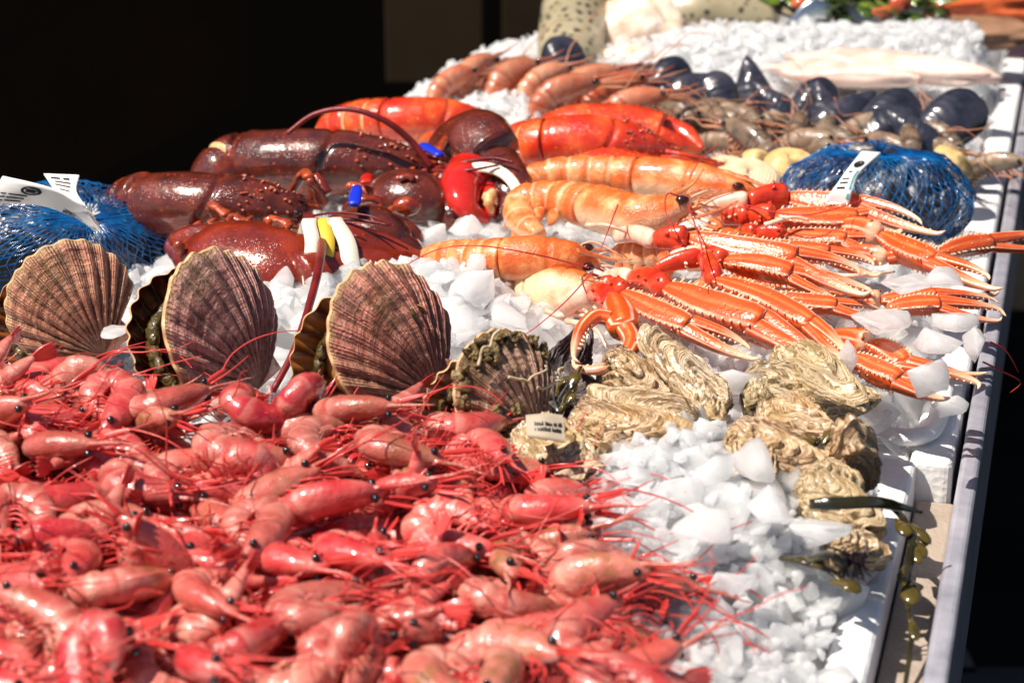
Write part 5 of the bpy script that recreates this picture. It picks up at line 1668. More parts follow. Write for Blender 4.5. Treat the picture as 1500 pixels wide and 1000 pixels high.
def ribbon(ea, eb, th=.0004, n=24):
    A, B = spl(WP(ea), n), spl(WP(eb), n)
    nr = np.cross(np.gradient(A, axis=0), B - A)
    nr /= np.maximum(1e-9, np.linalg.norm(nr, axis=1))[:, None]
    m = 8
    V = []
    for k in range(m):
        V.append(A + (B - A) * k / (m - 1) + nr * th)
    for k in range(m):
        V.append(B + (A - B) * k / (m - 1) - nr * th)
    V = np.stack(V, 1).reshape(-1, 3)
    g = G().add(V, gridf(n, 2 * m))
    def at(u, v, lift=.0009):
        i = u * (n - 1); k = min(n - 2, max(0, int(i))); f = i - k
        a, b = A[k] * (1 - f) + A[k + 1] * f, B[k] * (1 - f) + B[k + 1] * f
        x = nr[k]
        if x @ (CAM - a) < 0: x = -x
        return a + (b - a) * v + x * lift
    return g, at

def prints(at, rects, g=None):
    g = g or G()
    for (u0, v0, u1, v1) in rects:
        k = 5
        P = np.array([[at(u0 + (u1 - u0) * i / k, v0), at(u0 + (u1 - u0) * i / k, v1)] for i in range(k + 1)]).reshape(-1, 3)
        Pl = np.array([[at(u0 + (u1 - u0) * i / k, v0, .0005), at(u0 + (u1 - u0) * i / k, v1, .0005)] for i in range(k + 1)]).reshape(-1, 3)
        g.add(np.vstack([P, Pl]), gridf(k + 1, 2, False) + [tuple(j + 2 * (k + 1) for j in q[::-1]) for q in gridf(k + 1, 2, False)])
    return g
def oval(at, cu, cv, ru, rv, w_=.25, g=None, n=28):
    g = g or G()
    ph = np.linspace(0, 2 * PI, n, endpoint=False)
    V = np.array([[at(cu + ru * k * math.cos(p), cv + rv * k * math.sin(p)) for k in (1, 1 - w_)] for p in ph]).reshape(-1, 3)
    g.add(V, gridf(n, 2)[:0] + [(2 * j, 2 * ((j + 1) % n), 2 * ((j + 1) % n) + 1, 2 * j + 1) for j in range(n)])
    return g

def net_bag(label, c, ax, pole, mlabel, seed, nm, nstr, knot=None, ctr=None):
    root = thing('mussel_net', label, 'net bag', np.array(c) - [0, 0, ax[2]], 'blue nets of mussels')
    r = np.random.default_rng(seed)
    pole = unit(pole)
    e1 = unit(np.cross(pole, [0.2, 0.9, 0.1])); e2 = np.cross(pole, e1)
    ax = np.array(ax)
    def surf(th, ph, k=1.0):
        d = np.cos(th)[..., None] * pole + np.sin(th)[..., None] * (np.cos(ph)[..., None] * e1 + np.sin(ph)[..., None] * e2)
        bul = 1 + 0.07 * fbm(d * 2.6 + seed, 2, seed)
        dip = 1 - 0.16 * np.exp(-(th / 0.35) ** 2)
        return np.asarray(c) + d * ax * (bul * dip * k)[..., None]
    g = G()
    for s in (-1, 1):
        for i in range(nstr):
            th = np.linspace(0.03, 2.4, 54)
            ph = 2 * PI * i / nstr + s * 0.42 * th + 0.03 * fbm(np.stack([th * 3, 0 * th + i, 0 * th + s], -1), 2, 5)
            loft(surf(th, ph, 1.0 + .010 * (s > 0)), 0.00040 * np.ones(54), seg=4, g=g)
    build('net', g, M_NET, root)
    # gathered neck of the net
    kp = surf(np.array([0.0]), np.array([0.0]))[0]
    gk = ball(kp, .0042, 10, scale=(1, 1, .8))
    for q in range(14):
        a = q * 2 * PI / 14
        d = e1 * math.cos(a) + e2 * math.sin(a)
        wire([kp, kp + pole * .006 + d * .003, kp + pole * .012 + d * r.uniform(.003, .008)], .0009, .0005, 8, 4, gk)
    build('knot', gk, M_NET if knot is None else knot, root)
    # the mussels inside
    for i in range(nm):
        d = unit(r.normal(0, 1, 3))
        if d[2] < -0.35: d[2] *= -1
        th, ph = math.acos(np.clip(d @ pole, -1, 1)), math.atan2(d @ e2, d @ e1)
        kk = r.uniform(.55, .74)
        p = surf(np.array([th]), np.array([ph]), np.array([kk]))[0]
        nrm = unit(d / ax)
        tg = unit(np.cross(nrm, r.normal(0, 1, 3)))
        M = frame(tg, nrm + r.normal(0, .25, 3), p, r.uniform(.85, 1.15))
        put_mussel(mus_b if r.random() < .5 else mus_a, M, mlabel, mlabel.split(' seen')[0] + 's')
    return root, surf, kp

bagL, sf, kpL = net_bag('blue net of mussels with a knotted white label at far left', W(92, 350, .032), (.088, .060, .040), (.34, -.62, .70), 'dark mussel seen through the left blue net', 4, 60, 62, knot=M_PAPER)
bagR, sf, kpR = net_bag('blue net of mussels with a narrow white label at right', W(1285, 290, .038), (.073, .054, .040), (-.02, -.05, 1.0), 'dark mussel seen through the right blue net', 9, 56, 60)
# left label: two strips fanning out of the knot
g, at1 = ribbon([(140, 338, .077), (112, 320, .086), (70, 303, .088), (30, 298, .088), (-20, 296, .086)], [(146, 330, .077), (128, 306, .098), (96, 284, .106), (58, 271, .108), (4, 258, .106)])
lb = build('label', g, M_PAPER, bagL)
g = oval(at1, .70, .70, .085, .20, .30)
prints(at1, [(.66, .62, .74, .72), (.64, .72, .76, .75), (.66, .80, .73, .83)], g)
for q in range(3):
    prints(at1, [(.70 + .012 * q, .40 - .14 * q, .86, .44 - .14 * q), (.88, .40 - .14 * q, .93, .44 - .14 * q)], g)
prints(at1, [(.20, .10, .34, .14), (.20, .2, .36, .23), (.18, .30, .36, .33)], g)
build('print', g, M_INK, lb)
g, at2 = ribbon([(148, 337, .076), (131, 316, .092), (126, 303, .096), (112, 280, .102), (116, 257, .108)], [(140, 338, .076), (116, 318, .088), (98, 300, .094), (82, 282, .100), (64, 255, .106)])
lb2 = build('label', g, M_PAPER, bagL)
g = prints(at2, [(.78, .2, .80, .8), (.84, .2, .86, .75), (.90, .25, .93, .45), (.90, .55, .93, .85), (.70, .3, .72, .7)])
build('print', g, M_INK, lb2)
# right label
g, at3 = ribbon([(1262, 222, .090), (1240, 250, .092), (1222, 275, .088), (1205, 296, .080)], [(1290, 224, .090), (1258, 254, .091), (1250, 275, .087), (1244, 298, .078)])
lb3 = build('label', g, M_PAPER, bagR)
g = oval(at3, .42, .5, .10, .30, .35)
prints(at3, [(.38, .30, .47, .42), (.38, .46, .47, .56), (.38, .60, .47, .70), (.62, .25, .64, .5), (.76, .15, .775, .6), (.82, .15, .835, .6), (.88, .15, .895, .55)], g)
build('print', g, M_INK, lb3)
build('print', prints(at3, [(.60, .78, .97, .88)]), M_TEAL, lb3)
# scrap of label by the oysters
g, at4 = ribbon([(772, 640, .060), (800, 643, .060), (828, 648, .058)], [(770, 608, .068), (798, 606, .069), (824, 608, .067)])
v = np.concatenate(g.v)
sl = thing('paper_label', 'small beige printed label tucked behind the fan layered oyster', 'label', W(798, 640, .045))
lb4 = build('sheet', g, M_BEIGE, sl)
g = G()
rg = np.random.default_rng(2)
for v0 in (.30, .52):
    u = .22
    while u < .9:
        du = rg.uniform(.02, .05); prints(at4, [(u, v0, u + du, v0 + .13 * rg.uniform(.7, 1.2))], g); u += du + (.015 if rg.random() < .75 else .05)
build('print', g, M_INK, lb4)

# ------------------------------------------------------------------ brown lobsters
def lobster_legs(root, specs, r=.0042, mat=None):
    for k, s in enumerate(specs):
        P = WP(s)
        for a, b in zip(P[:-1], P[1:]):
            m = (a + b) / 2 + [0, 0, .0015]
            t = np.linspace(0, 1, 12)
            g = loft(spl([a, m, b], 12), r * np.interp(t, [0, .1, .5, .85, .93, 1], [.62, .85, .8, 1.0, 1.1, .6]), r * .8 * np.interp(t, [0, .1, .5, .85, .93, 1], [.62, .85, .8, 1.0, 1.1, .6]), seg=12, shape=lambda ph, i: 1 + .08 * np.cos(3 * ph))
            v = np.concatenate(g.v); g.v = [v + fbm(v * 200, 3, k)[:, None] * .0004]
            build('leg', g, mat or (M_LOBCLAW if k % 2 else M_LOBBELLY), root)

L1 = thing('lobster', 'dark brown lobster in front, claw strapped with white and yellow bands', 'lobster', W(330, 400, .03), 'banded brown lobsters')
P, S, U, hd = lobster_body(L1, WP([(178, 372, .02), (184, 318, .044), (208, 300, .056), (240, 299, .060), (300, 301, .062), (360, 303, .062), (420, 308, .060), (446, 312, .058)]), .0232, (0, -.35, .94), M_LOB, .68)
lob_claw(L1, WP([(258, 352, .058), (300, 366, .060), (360, 378, .060), (420, 384, .060), (458, 384, .058)]), [.010, .018, .0275, .0295, .0275, .022], .60, (0, -.66, .75),
         WP([(440, 404, .058), (500, 392, .058), (560, 384, .058), (608, 374, .056)]), WP([(448, 364, .060), (500, 356, .064), (560, 360, .062), (616, 372, .057)]), [.0185, .0165, .012, .003], [.0140, .0150, .010, .002], M_LOBCLAW)
build('knuckle', loft(spl(WP([(258, 362, .06), (280, 350, .066), (304, 348, .068), (330, 356, .066)]), 18), .0095 * np.interp(np.linspace(0, 1, 18), [0, .3, .7, 1], [.6, .9, 1.0, .6]), .009, seg=16), M_LOBCLAW, L1)
for px, py in ((262, 362), (272, 345), (330, 345), (345, 350), (312, 340), (365, 350)):
    build('spine', ball(W(px, py, .067), .0042, 10, scale=(1, .8, 1.1)), M_LOBBELLY, L1)
c1 = W(474, 382, .060)
ax1 = W(560, 376, .058) - W(400, 384, .060)
for off, w_, m_, nm in ((-.010, .010, M_RUBW, 'rubber_band'), (.000, .009, M_RUBY, 'rubber_band'), (.012, .012, M_RUBW, 'rubber_band')):
    b = solo(nm, band(c1 + unit(ax1) * off, ax1, (0, -.62, .78), (.0300), .0190, w_, tilt=.004 * (1 if off > 0 else -1)), m_, {-.010: 'broad white rubber band on the front lobster claw, nearer the palm', .0: 'yellow rubber band between two white ones on the front claw', .012: 'broad white rubber band on the front lobster claw, nearer the tip'}[off], 'rubber band', 'rubber bands on lobster claws')
# its other claw, a dark rounded mass behind
lob_claw(L1, WP([(470, 345, .05), (505, 344, .054), (550, 348, .056), (585, 356, .05)]), [.012, .018, .0235, .024, .020], .75, (-.1, -.55, .83),
         WP([(575, 366, .05), (600, 368, .048), (616, 362, .046)]), WP([(585, 342, .052), (606, 348, .05), (618, 356, .047)]), [.015, .011, .004], [.013, .009, .003], M_LOB)
lobster_legs(L1, [[(318, 330, .06), (306, 300, .075), (335, 318, .07), (362, 330, .066)], [(350, 335, .055), (345, 322, .066), (372, 335, .062), (385, 345, .058)], [(400, 335, .055), (395, 322, .064), (425, 332, .062)], [(285, 335, .05), (268, 340, .06), (255, 360, .05)]])
for pts, r in (([(450, 318, .066), (470, 340, .072), (469, 380, .078), (455, 440, .072), (432, 510, .06), (400, 572, .045)], .0036), ([(448, 316, .066), (470, 322, .075), (520, 322, .08), (574, 330, .078)], .0016), ([(448, 320, .066), (480, 330, .074), (520, 345, .076), (536, 352, .07)], .0013), ([(446, 318, .066), (490, 312, .082), (540, 316, .085), (572, 330, .08)], .0010)):
    build('antenna', wire([W(*p) for p in pts], r, r * .55, 60, 8), M_ANT, L1)

L2 = thing('lobster', 'dark brown lobster lying behind, one claw tip tied with a white band', 'lobster', W(500, 300, .03), 'banded brown lobsters')
lobster_body(L2, WP([(308, 310, .02), (322, 262, .052), (350, 240, .062), (400, 238, .066), (470, 238, .068), (540, 240, .068), (600, 246, .066), (628, 250, .064)]), .0250, (0, -.35, .94), M_LOB, .70)
lob_claw(L2, WP([(636, 236, .062), (660, 216, .074), (694, 214, .078), (720, 236, .072)]), [.014, .021, .029, .030, .026], .75, (.15, -.5, .85),
         WP([(728, 246, .068), (748, 270, .062), (750, 298, .052), (722, 322, .042)]), WP([(694, 252, .068), (676, 274, .064), (684, 304, .054), (716, 323, .043)]), [.022, .019, .014, .003], [.020, .017, .012, .003], M_LOB, inner=M_LOBRED)
build('claw_lining', loft(spl(WP([(714, 252, .064), (716, 278, .058), (718, 304, .050), (719, 318, .044)]), 20), .017 * np.interp(np.linspace(0, 1, 20), [0, .4, 1], [1, 1, .2]), .011, up=(0, -1, .2), seg=14), M_LOBRED, L2)
build('tooth', loft(spl(WP([(722, 280, .066), (716, 296, .062), (722, 312, .054)]), 14), .004 * np.interp(np.linspace(0, 1, 14), [0, .5, 1], [.6, 1.2, .3]), seg=8, shape=lambda ph, i: 1 + .3 * np.sin(i * 30)), M_MEMB, L2)
hoop = WP([(668, 290, .058), (668, 268, .067), (682, 250, .074), (706, 245, .077), (734, 252, .075), (753, 270, .068), (759, 292, .058), (745, 285, .036), (712, 270, .030), (682, 276, .036), (668, 290, .058)])
solo('rubber_band', loft(spl(hoop, 80), .0042, .0016, up=(0, -.8, .6), seg=10), M_RUBW, 'white rubber band round the red claw tip of the rear lobster', 'rubber band', 'rubber bands on lobster claws')
lob_claw(L2, WP([(540, 290, .05), (570, 284, .058), (615, 290, .058), (650, 300, .05)]), [.012, .018, .023, .022, .017], .75, (0, -.55, .83),
         WP([(648, 312, .05), (668, 316, .045), (684, 314, .04)]), WP([(650, 292, .052), (672, 298, .047), (686, 308, .042)]), [.012, .009, .003], [.011, .008, .003], M_LOB)
build('knuckle', ball(W(596, 302, .070), .0085, 14, scale=(1.2, .8, .8)), M_LOBCLAW, L2)
lobster_legs(L2, [[(420, 300, .055), (446, 252, .085), (452, 262, .085), (475, 300, .062)], [(455, 300, .06), (462, 256, .082), (480, 285, .07)], [(520, 290, .06), (514, 272, .075), (545, 285, .07)], [(600, 275, .06), (584, 262, .074), (606, 262, .074), (622, 270, .068)], [(690, 215, .07), (660, 198, .085), (640, 225, .08)], [(505, 306, .06), (528, 292, .07), (560, 298, .066)]])
for pts, r in (([(632, 245, .072), (600, 205, .092), (560, 175, .108), (510, 160, .115), (460, 168, .110), (420, 196, .098)], .0028), ([(634, 248, .07), (670, 240, .078), (720, 232, .082), (752, 238, .08)], .0020), ([(634, 250, .07), (680, 250, .076), (730, 242, .08)], .0015), ([(634, 246, .07), (660, 250, .072), (690, 236, .08), (740, 226, .084)], .0012)):
    build('antenna', wire([W(*p) for p in pts], r, r * .6, 60, 8), M_ANT, L2)
def clip(px, py, z, dpx, mat, label, r=.0045):
    a, b = W(px, py, z), W(px + dpx[0], py + dpx[1], z + dpx[2])
    g = loft(spl([a, b], 8), [r * .8, r, r, r, r, r, r * .9, r * .7], [r * .4] * 8, seg=10)
    solo('claw_tie', g, mat, label, 'claw tie')
clip(519, 300, .082, (4, -26, .004), M_RUBB, 'small blue tie standing by the head of the front lobster')
clip(620, 212, .085, (26, 16, -.002), M_RUBB, 'blue tie lying against the rear lobster claw')
clip(536, 268, .08, (2, -12, .002), M_LOBRED, 'small red tie beside the blue one between lobsters')

# ------------------------------------------------------------------ langoustines
def langoustine(label, body, r0, up, claws, arms=(), feel=(), legs=(), split=.46):
    Pb = WP(body)
    root = thing('langoustine', label, 'langoustine', Pb[len(Pb) // 2] - [0, 0, r0], 'cooked langoustines laid side by side')
    P, S, U, hd = lang_body(root, Pb, r0, up, split)
    for k, (pts, rad, cols) in enumerate(arms):
        segs(root, WP(pts), rad, [{'r': M_LRED, 'p': M_LPALE, 'o': M_LCLAW}[c] for c in cols], seed=k + int(body[0][0]))
    for k, c in enumerate(claws):
        d = dict(c)
        for q in ('b', 'm', 't', 't2'):
            if q in d: d[q] = W(*d[q])
        lang_claw(root, d['b'], d['m'], d['t'], d['w'], d.get('n', (0, -.55, .83)), d.get('s', 1), d.get('o', .2), d.get('h', 1.0), d.get('t2'), seed=k * 7 + int(body[0][0]), flat=d.get('f', .85))
    for f in feel:
        build('antenna', wire(WP(f), .0006, .0003, 50, 5), M_LANT, root)
    for l in legs:
        Q = WP(l)
        build('leg', wire(Q, .0020, .0009, 24, 7), M_LPALE, root)
    rl = np.random.default_rng(int(body[1][0]) + 3)
    for q in range(5):
        for sd in (-1, 1):
            b0 = P[int(len(P) * (.66 + .05 * q))] + S * sd * r0 * .55 - U * r0 * .6
            k1 = b0 + S * sd * r0 * rl.uniform(.6, 1.2) + hd * r0 * rl.uniform(.6, 1.8) - U * r0 * .1
            k2 = k1 + hd * r0 * rl.uniform(1.2, 2.4) + S * sd * r0 * rl.uniform(-.4, .4) - U * r0 * rl.uniform(.1, .5)
            k3 = k2 + hd * r0 * rl.uniform(.4, 1.4) - U * r0 * rl.uniform(.1, .5)
            build('leg', wire([b0, (b0 + k1) / 2 + U * r0 * .1, k1, k2, k3], r0 * .105, r0 * .035, 26, 7), M_LPALE if q % 2 else M_LBODY, root)
    # short feelers and mouth parts
    rg = np.random.default_rng(int(body[0][0]))
    for q in range(6):
        b = P[-4] + S * rg.normal(0, .3) * r0 - U * r0 * .3
        e = b + hd * r0 * rg.uniform(.8, 1.8) + S * rg.normal(0, .4) * r0 + U * rg.normal(-.2, .4) * r0
        build('mouthpart', wire([b, (b + e) / 2 + U * r0 * .2, e], .0012, .0004, 10, 5), [M_LPALE, M_LBODY][q % 2], root)
    return root

langoustine('langoustine lying flat with both eyes to the camera, front of the row', [(622, 378, .048), (650, 376, .056), (700, 378, .060), (760, 379, .062), (815, 380, .062), (850, 382, .060), (876, 385, .058)], .0138, (0, -.62, .78),
    [dict(b=(978, 424, .070), m=(1118, 474, .066), t=(1232, 530, .058), w=.0150, s=1, o=.0, t2=(1222, 552, .05), h=.8, n=(.1, -.75, .65)),
     dict(b=(1048, 412, .074), m=(1190, 476, .066), t=(1238, 520, .060), w=.0105, s=-1, t2=(1256, 533, .056), h=.7)],
    [([(884, 412, .050), (926, 408, .062), (978, 424, .070)], [.0075, .0095], 'pr'), ([(960, 395, .062), (1030, 376, .070), (1048, 412, .074)], [.008, .0085], 'rr')],
    [[(862, 392, .062), (780, 372, .085), (700, 360, .092), (640, 366, .085), (584, 394, .07)], [(868, 398, .062), (830, 440, .08), (790, 475, .075), (766, 492, .068)]],
    [[(790, 410, .05), (830, 425, .045), (870, 470, .04)], [(800, 408, .05), (850, 430, .046), (880, 460, .042)]])
langoustine('langoustine on its side with a cream flank and raised head, middle of the row', [(790, 345, .052), (762, 322, .056), (768, 296, .064), (815, 292, .068), (880, 306, .070), (935, 318, .072), (985, 308, .078), (1010, 290, .084)], .0150, (-.1, .25, .96),
    [dict(b=(1008, 348, .078), m=(1168, 378, .074), t=(1275, 432, .066), w=.0125, s=1, t2=(1262, 398, .068), o=.1, h=.8, n=(0, -.75, .66)),
     dict(b=(1062, 384, .07), m=(1160, 402, .068), t=(1282, 430, .06), w=.0110, s=-1, t2=(1240, 436, .058), h=.6)],
    [([(905, 346, .066), (960, 352, .075), (1008, 350, .078)], [.0080, .0105], 'pr'), ([(985, 380, .066), (1030, 372, .07), (1062, 384, .07)], [.008, .009], 'pr')],
    [[(1000, 290, .085), (978, 284, .095), (975, 310, .095), (990, 340, .088)], [(1008, 300, .085), (1030, 370, .09), (1026, 410, .085)], [(905, 300, .09), (890, 340, .088), (880, 365, .08)]],
    [[(1000, 310, .076), (1020, 330, .072), (1045, 338, .07)], [(1004, 305, .076), (1030, 322, .072), (1050, 330, .07)], [(860, 330, .07), (890, 330, .078), (930, 345, .072)]])
langoustine('langoustine belly up at the back of the row against the red lobsters', [(800, 300, .05), (772, 280, .058), (790, 258, .066), (850, 252, .070), (930, 258, .070), (1010, 266, .070), (1070, 274, .070), (1110, 282, .068)], .0138, (0, -.1, .95),
    [dict(b=(1150, 290, .072), m=(1262, 300, .074), t=(1384, 342, .068), w=.0115, s=1, t2=(1352, 326, .070), o=.1, h=.6, n=(0, -.8, .6)),
     dict(b=(1135, 318, .068), m=(1255, 322, .068), t=(1322, 340, .064), w=.0130, s=1, t2=(1310, 316, .068), o=.3, h=1.0)],
    [([(1040, 306, .066), (1096, 296, .072), (1150, 290, .072)], [.010, .0125], 'pr'), ([(1060, 320, .062), (1100, 318, .066), (1135, 318, .068)], [.009, .011], 'rr')],
    [[(1010, 262, .08), (1025, 235, .11), (1050, 212, .125)], [(1090, 300, .075), (1180, 315, .08), (1290, 285, .085)]],
    [[(960, 285, .06), (1000, 292, .06), (1040, 290, .058)]])
pale = langoustine('pale bellied langoustine underneath the front one, curled pincer hanging down', [(700, 420, .030), (740, 425, .036), (785, 425, .042), (830, 428, .046), (868, 432, .046), (893, 436, .044)], .0150, (.1, .75, .3),
    [dict(b=(912, 432, .074), m=(1010, 478, .068), t=(1112, 526, .058), w=.0110, s=1, o=.05, t2=(1100, 512, .06), h=.2, n=(0, -.75, .65))],
    [([(826, 450, .052), (868, 430, .064), (902, 448, .070)], [.0095, .0095], 'pr'), ([(880, 425, .064), (895, 420, .072), (915, 432, .074)], [.008, .009], 'rr')], [],
    [[(815, 462, .045), (855, 462, .05), (862, 490, .042), (850, 505, .04)], [(830, 470, .045), (870, 480, .048), (890, 510, .04)], [(800, 455, .045), (840, 475, .042), (850, 490, .038)]])
def arc_claw(root, palm, fixed, moving, w, nrm):
    g = loft(spl(WP(palm), 22), w * np.interp(np.linspace(0, 1, 22), [0, .2, .7, 1], [.55, .9, 1.1, .9]), w * .75, up=nrm, seg=20, su=np.linspace(0, .5, 22))
    F = spl(WP(fixed), 34)
    R = w * np.interp(np.linspace(0, 1, 34), [0, .3, .7, .95, 1], [.62, .56, .36, .14, .05])
    loft(F, R, R * .85, up=nrm, seg=16, g=g, su=np.linspace(.45, 1, 34))
    P = spl(WP(palm), 22)
    rg = np.random.default_rng(3)
    S = np.cross(unit(P[-1] - P[0]), unit(nrm))
    cones(np.array([P[i] + S * sd * w * .95 + unit(nrm) * w * .2 for i in range(3, 21, 3) for sd in (-1, 1)]), np.array([S * sd + unit(nrm) * .4 for i in range(3, 21, 3) for sd in (-1, 1)]), w * .22, w * .10, g, 1)
    build('claw', g, [M_LCLAW, M_LSPINE], root)
    Q = spl(WP(moving), 34)
    R2 = w * np.interp(np.linspace(0, 1, 34), [0, .3, .7, .95, 1], [.50, .46, .30, .12, .04])
    build('moving_finger', loft(Q, R2, R2 * .85, up=nrm, seg=16, su=np.linspace(.4, 1, 34)), M_LCLAW, root)
    mid = (F[16] + Q[16]) / 2
    gt = G()
    for X_, R_ in ((F, R), (Q, R2)):
        ii = range(8, 28, 3)
        cones(np.array([X_[i] + unit(mid - X_[i]) * R_[i] * .8 for i in ii]), np.array([mid - X_[i] for i in ii]), w * .30, w * .14, gt, 0)
    build('teeth', gt, M_LSPINE, root)
arc_claw(pale, [(900, 444, .072), (908, 462, .072), (914, 482, .070)], [(916, 480, .070), (926, 502, .067), (912, 526, .064), (878, 541, .061), (848, 539, .060), (838, 526, .061)],
         [(896, 466, .073), (872, 464, .074), (852, 482, .071), (843, 504, .068), (841, 524, .065), (850, 531, .063)], .0095, (-.05, -.86, .5))
langoustine('langoustine mostly hidden beneath the claws, its long arm reaching past the right edge', [(900, 372, .04), (950, 370, .046), (1010, 366, .05), (1060, 362, .052), (1100, 360, .052)], .0140, (0, -.2, .98),
    [dict(b=(1290, 346, .064), m=(1370, 384, .062), t=(1466, 424, .056), w=.0120, s=1, t2=(1452, 408, .058), o=.05, h=.5, n=(0, -.75, .65)),
     dict(b=(1372, 372, .060), m=(1450, 356, .058), t=(1545, 346, .054), w=.0095, s=-1, t2=(1540, 360, .052), o=.1, h=.6, n=(0, -.8, .6))],
    [([(1160, 345, .055), (1230, 335, .062), (1290, 346, .064)], [.009, .0115], 'ro'), ([(1220, 372, .052), (1300, 378, .056), (1372, 372, .060)], [.008, .009], 'oo')],
    [], [[(1180, 400, .05), (1250, 404, .055), (1310, 398, .05)], [(1190, 430, .05), (1230, 432, .05), (1275, 436, .046)]])
langoustine('langoustine buried under ice with claw tips showing at the box edge', [(960, 455, .022), (1010, 458, .026), (1070, 462, .03), (1120, 466, .032), (1150, 470, .032)], .0130, (0, -.2, .98),
    [dict(b=(1275, 505, .052), m=(1325, 536, .05), t=(1440, 566, .044), w=.0110, s=-1, t2=(1442, 548, .046), o=.1, h=1.0),
     dict(b=(1250, 525, .05), m=(1318, 558, .046), t=(1390, 584, .04), w=.0100, s=1, t2=(1380, 568, .044), o=.05, h=.4)],
    [([(1170, 485, .045), (1220, 495, .05), (1275, 505, .052)], [.008, .009], 'oo'), ([(1150, 505, .04), (1200, 515, .046), (1250, 525, .05)], [.008, .009], 'oo')],
    [[(1440, 530, .05), (1470, 545, .04), (1495, 560, .02), (1480, 575, .01)], [(1450, 500, .05), (1475, 515, .04), (1492, 545, .02)]], [])
langoustine('langoustine under the ice slabs with pale hooked tips beyond the rim', [(1020, 420, .03), (1070, 424, .034), (1120, 428, .036), (1170, 432, .038), (1200, 436, .038)], .0120, (0, -.2, .98),
    [dict(b=(1290, 440, .054), m=(1370, 432, .056), t=(1466, 428, .050), w=.0080, s=1, t2=(1462, 440, .05), o=.1, h=1.2),
     dict(b=(1300, 452, .052), m=(1376, 446, .054), t=(1472, 456, .048), w=.0085, s=-1, t2=(1470, 470, .046), o=.2, h=1.5)],
    [([(1210, 440, .045), (1250, 442, .05), (1290, 440, .054)], [.007, .008], 'oo')], [], [])
langoustine('langoustine whose thin folded claws lie between the two front pairs', [(930, 440, .038), (980, 444, .042), (1030, 448, .046), (1075, 452, .048), (1100, 454, .048)], .0120, (0, -.3, .95),
    [dict(b=(1130, 436, .060), m=(1225, 448, .058), t=(1300, 470, .052), w=.0085, s=1, t2=(1292, 456, .054), o=.1, h=.9),
     dict(b=(1060, 470, .056), m=(1170, 505, .054), t=(1262, 546, .046), w=.0085, s=1, t2=(1250, 530, .05), o=.1, h=.9)],
    [([(1080, 425, .055), (1105, 430, .06), (1130, 436, .060)], [.007, .008], 'ro')], [], [[(1060, 430, .06), (1110, 436, .058), (1175, 440, .055)], [(1040, 420, .06), (1120, 422, .058), (1190, 428, .055)], [(1180, 480, .05), (1230, 490, .05), (1270, 498, .046)]])
langoustine('langoustine in the thick of the claws behind the hooked pair', [(1040, 330, .044), (1080, 332, .05), (1130, 334, .052), (1170, 338, .052), (1200, 342, .052)], .0125, (0, -.2, .98),
    [dict(b=(1150, 345, .060), m=(1240, 352, .062), t=(1306, 374, .056), w=.0100, s=1, t2=(1300, 356, .06), o=.3, h=1.2),
     dict(b=(1120, 360, .062), m=(1215, 372, .062), t=(1290, 404, .054), w=.0095, s=1, t2=(1282, 386, .058), o=.2, h=1.0)],
    [([(1080, 345, .055), (1110, 342, .06), (1150, 345, .060)], [.008, .009], 'rr')], [], [[(1120, 330, .07), (1160, 318, .075), (1185, 322, .074)]])

# ------------------------------------------------------------------ cooked red lobsters at the back
C1 = thing('lobster', 'orange red cooked lobster lying behind the brown ones at left', 'lobster', W(600, 215, .03), 'cooked red lobsters')
lobster_body(C1, WP([(470, 205, .04), (492, 186, .052), (530, 178, .06), (590, 176, .064), (650, 178, .062), (700, 186, .056), (722, 192, .05)]), .019, (0, -.3, .95), M_COOK, .58)
lob_claw(C1, WP([(600, 200, .05), (630, 192, .056), (680, 190, .054), (705, 196, .05)]), [.010, .016, .018, .014], .7, (0, -.5, .85), WP([(700, 200, .05), (730, 206, .045), (752, 208, .04)]), WP([(704, 190, .052), (735, 196, .046), (754, 205, .042)]), [.010, .008, .002], [.009, .007, .002], M_COOK)
C2 = thing('lobster', 'bright red cooked lobster in the centre at the back', 'lobster', W(880, 240, .03), 'cooked red lobsters')
lobster_body(C2, WP([(712, 236, .04), (740, 224, .05), (780, 212, .062), (840, 208, .066), (900, 212, .064), (950, 220, .058), (980, 226, .054)]), .0215, (0, -.3, .95), M_COOK, .60)
lob_claw(C2, WP([(800, 182, .06), (840, 176, .066), (920, 180, .064), (970, 190, .06)]), [.011, .016, .0185, .017], .72, (0, -.5, .85), WP([(965, 202, .058), (1000, 212, .052), (1026, 222, .046)]), WP([(970, 182, .06), (1005, 195, .055), (1030, 216, .048)]), [.012, .009, .003], [.010, .008, .002], M_COOK)
lob_claw(C2, WP([(850, 236, .06), (890, 236, .062), (940, 242, .058), (975, 248, .054)]), [.008, .012, .012, .010], .72, (0, -.5, .85), WP([(975, 252, .054), (1010, 258, .048), (1030, 258, .044)]), WP([(978, 240, .055), (1020, 242, .05), (1060, 240, .046)]), [.008, .006, .002], [.008, .006, .002], M_COOK)
for p in ([(975, 222, .06), (1010, 228, .058), (1050, 236, .052)], [(970, 230, .06), (1000, 244, .058), (1044, 250, .05)], [(960, 232, .06), (990, 252, .056), (1010, 262, .05)]):
    build('antenna', wire(WP(p), .0022, .0010, 24, 7), M_LRED, C2)

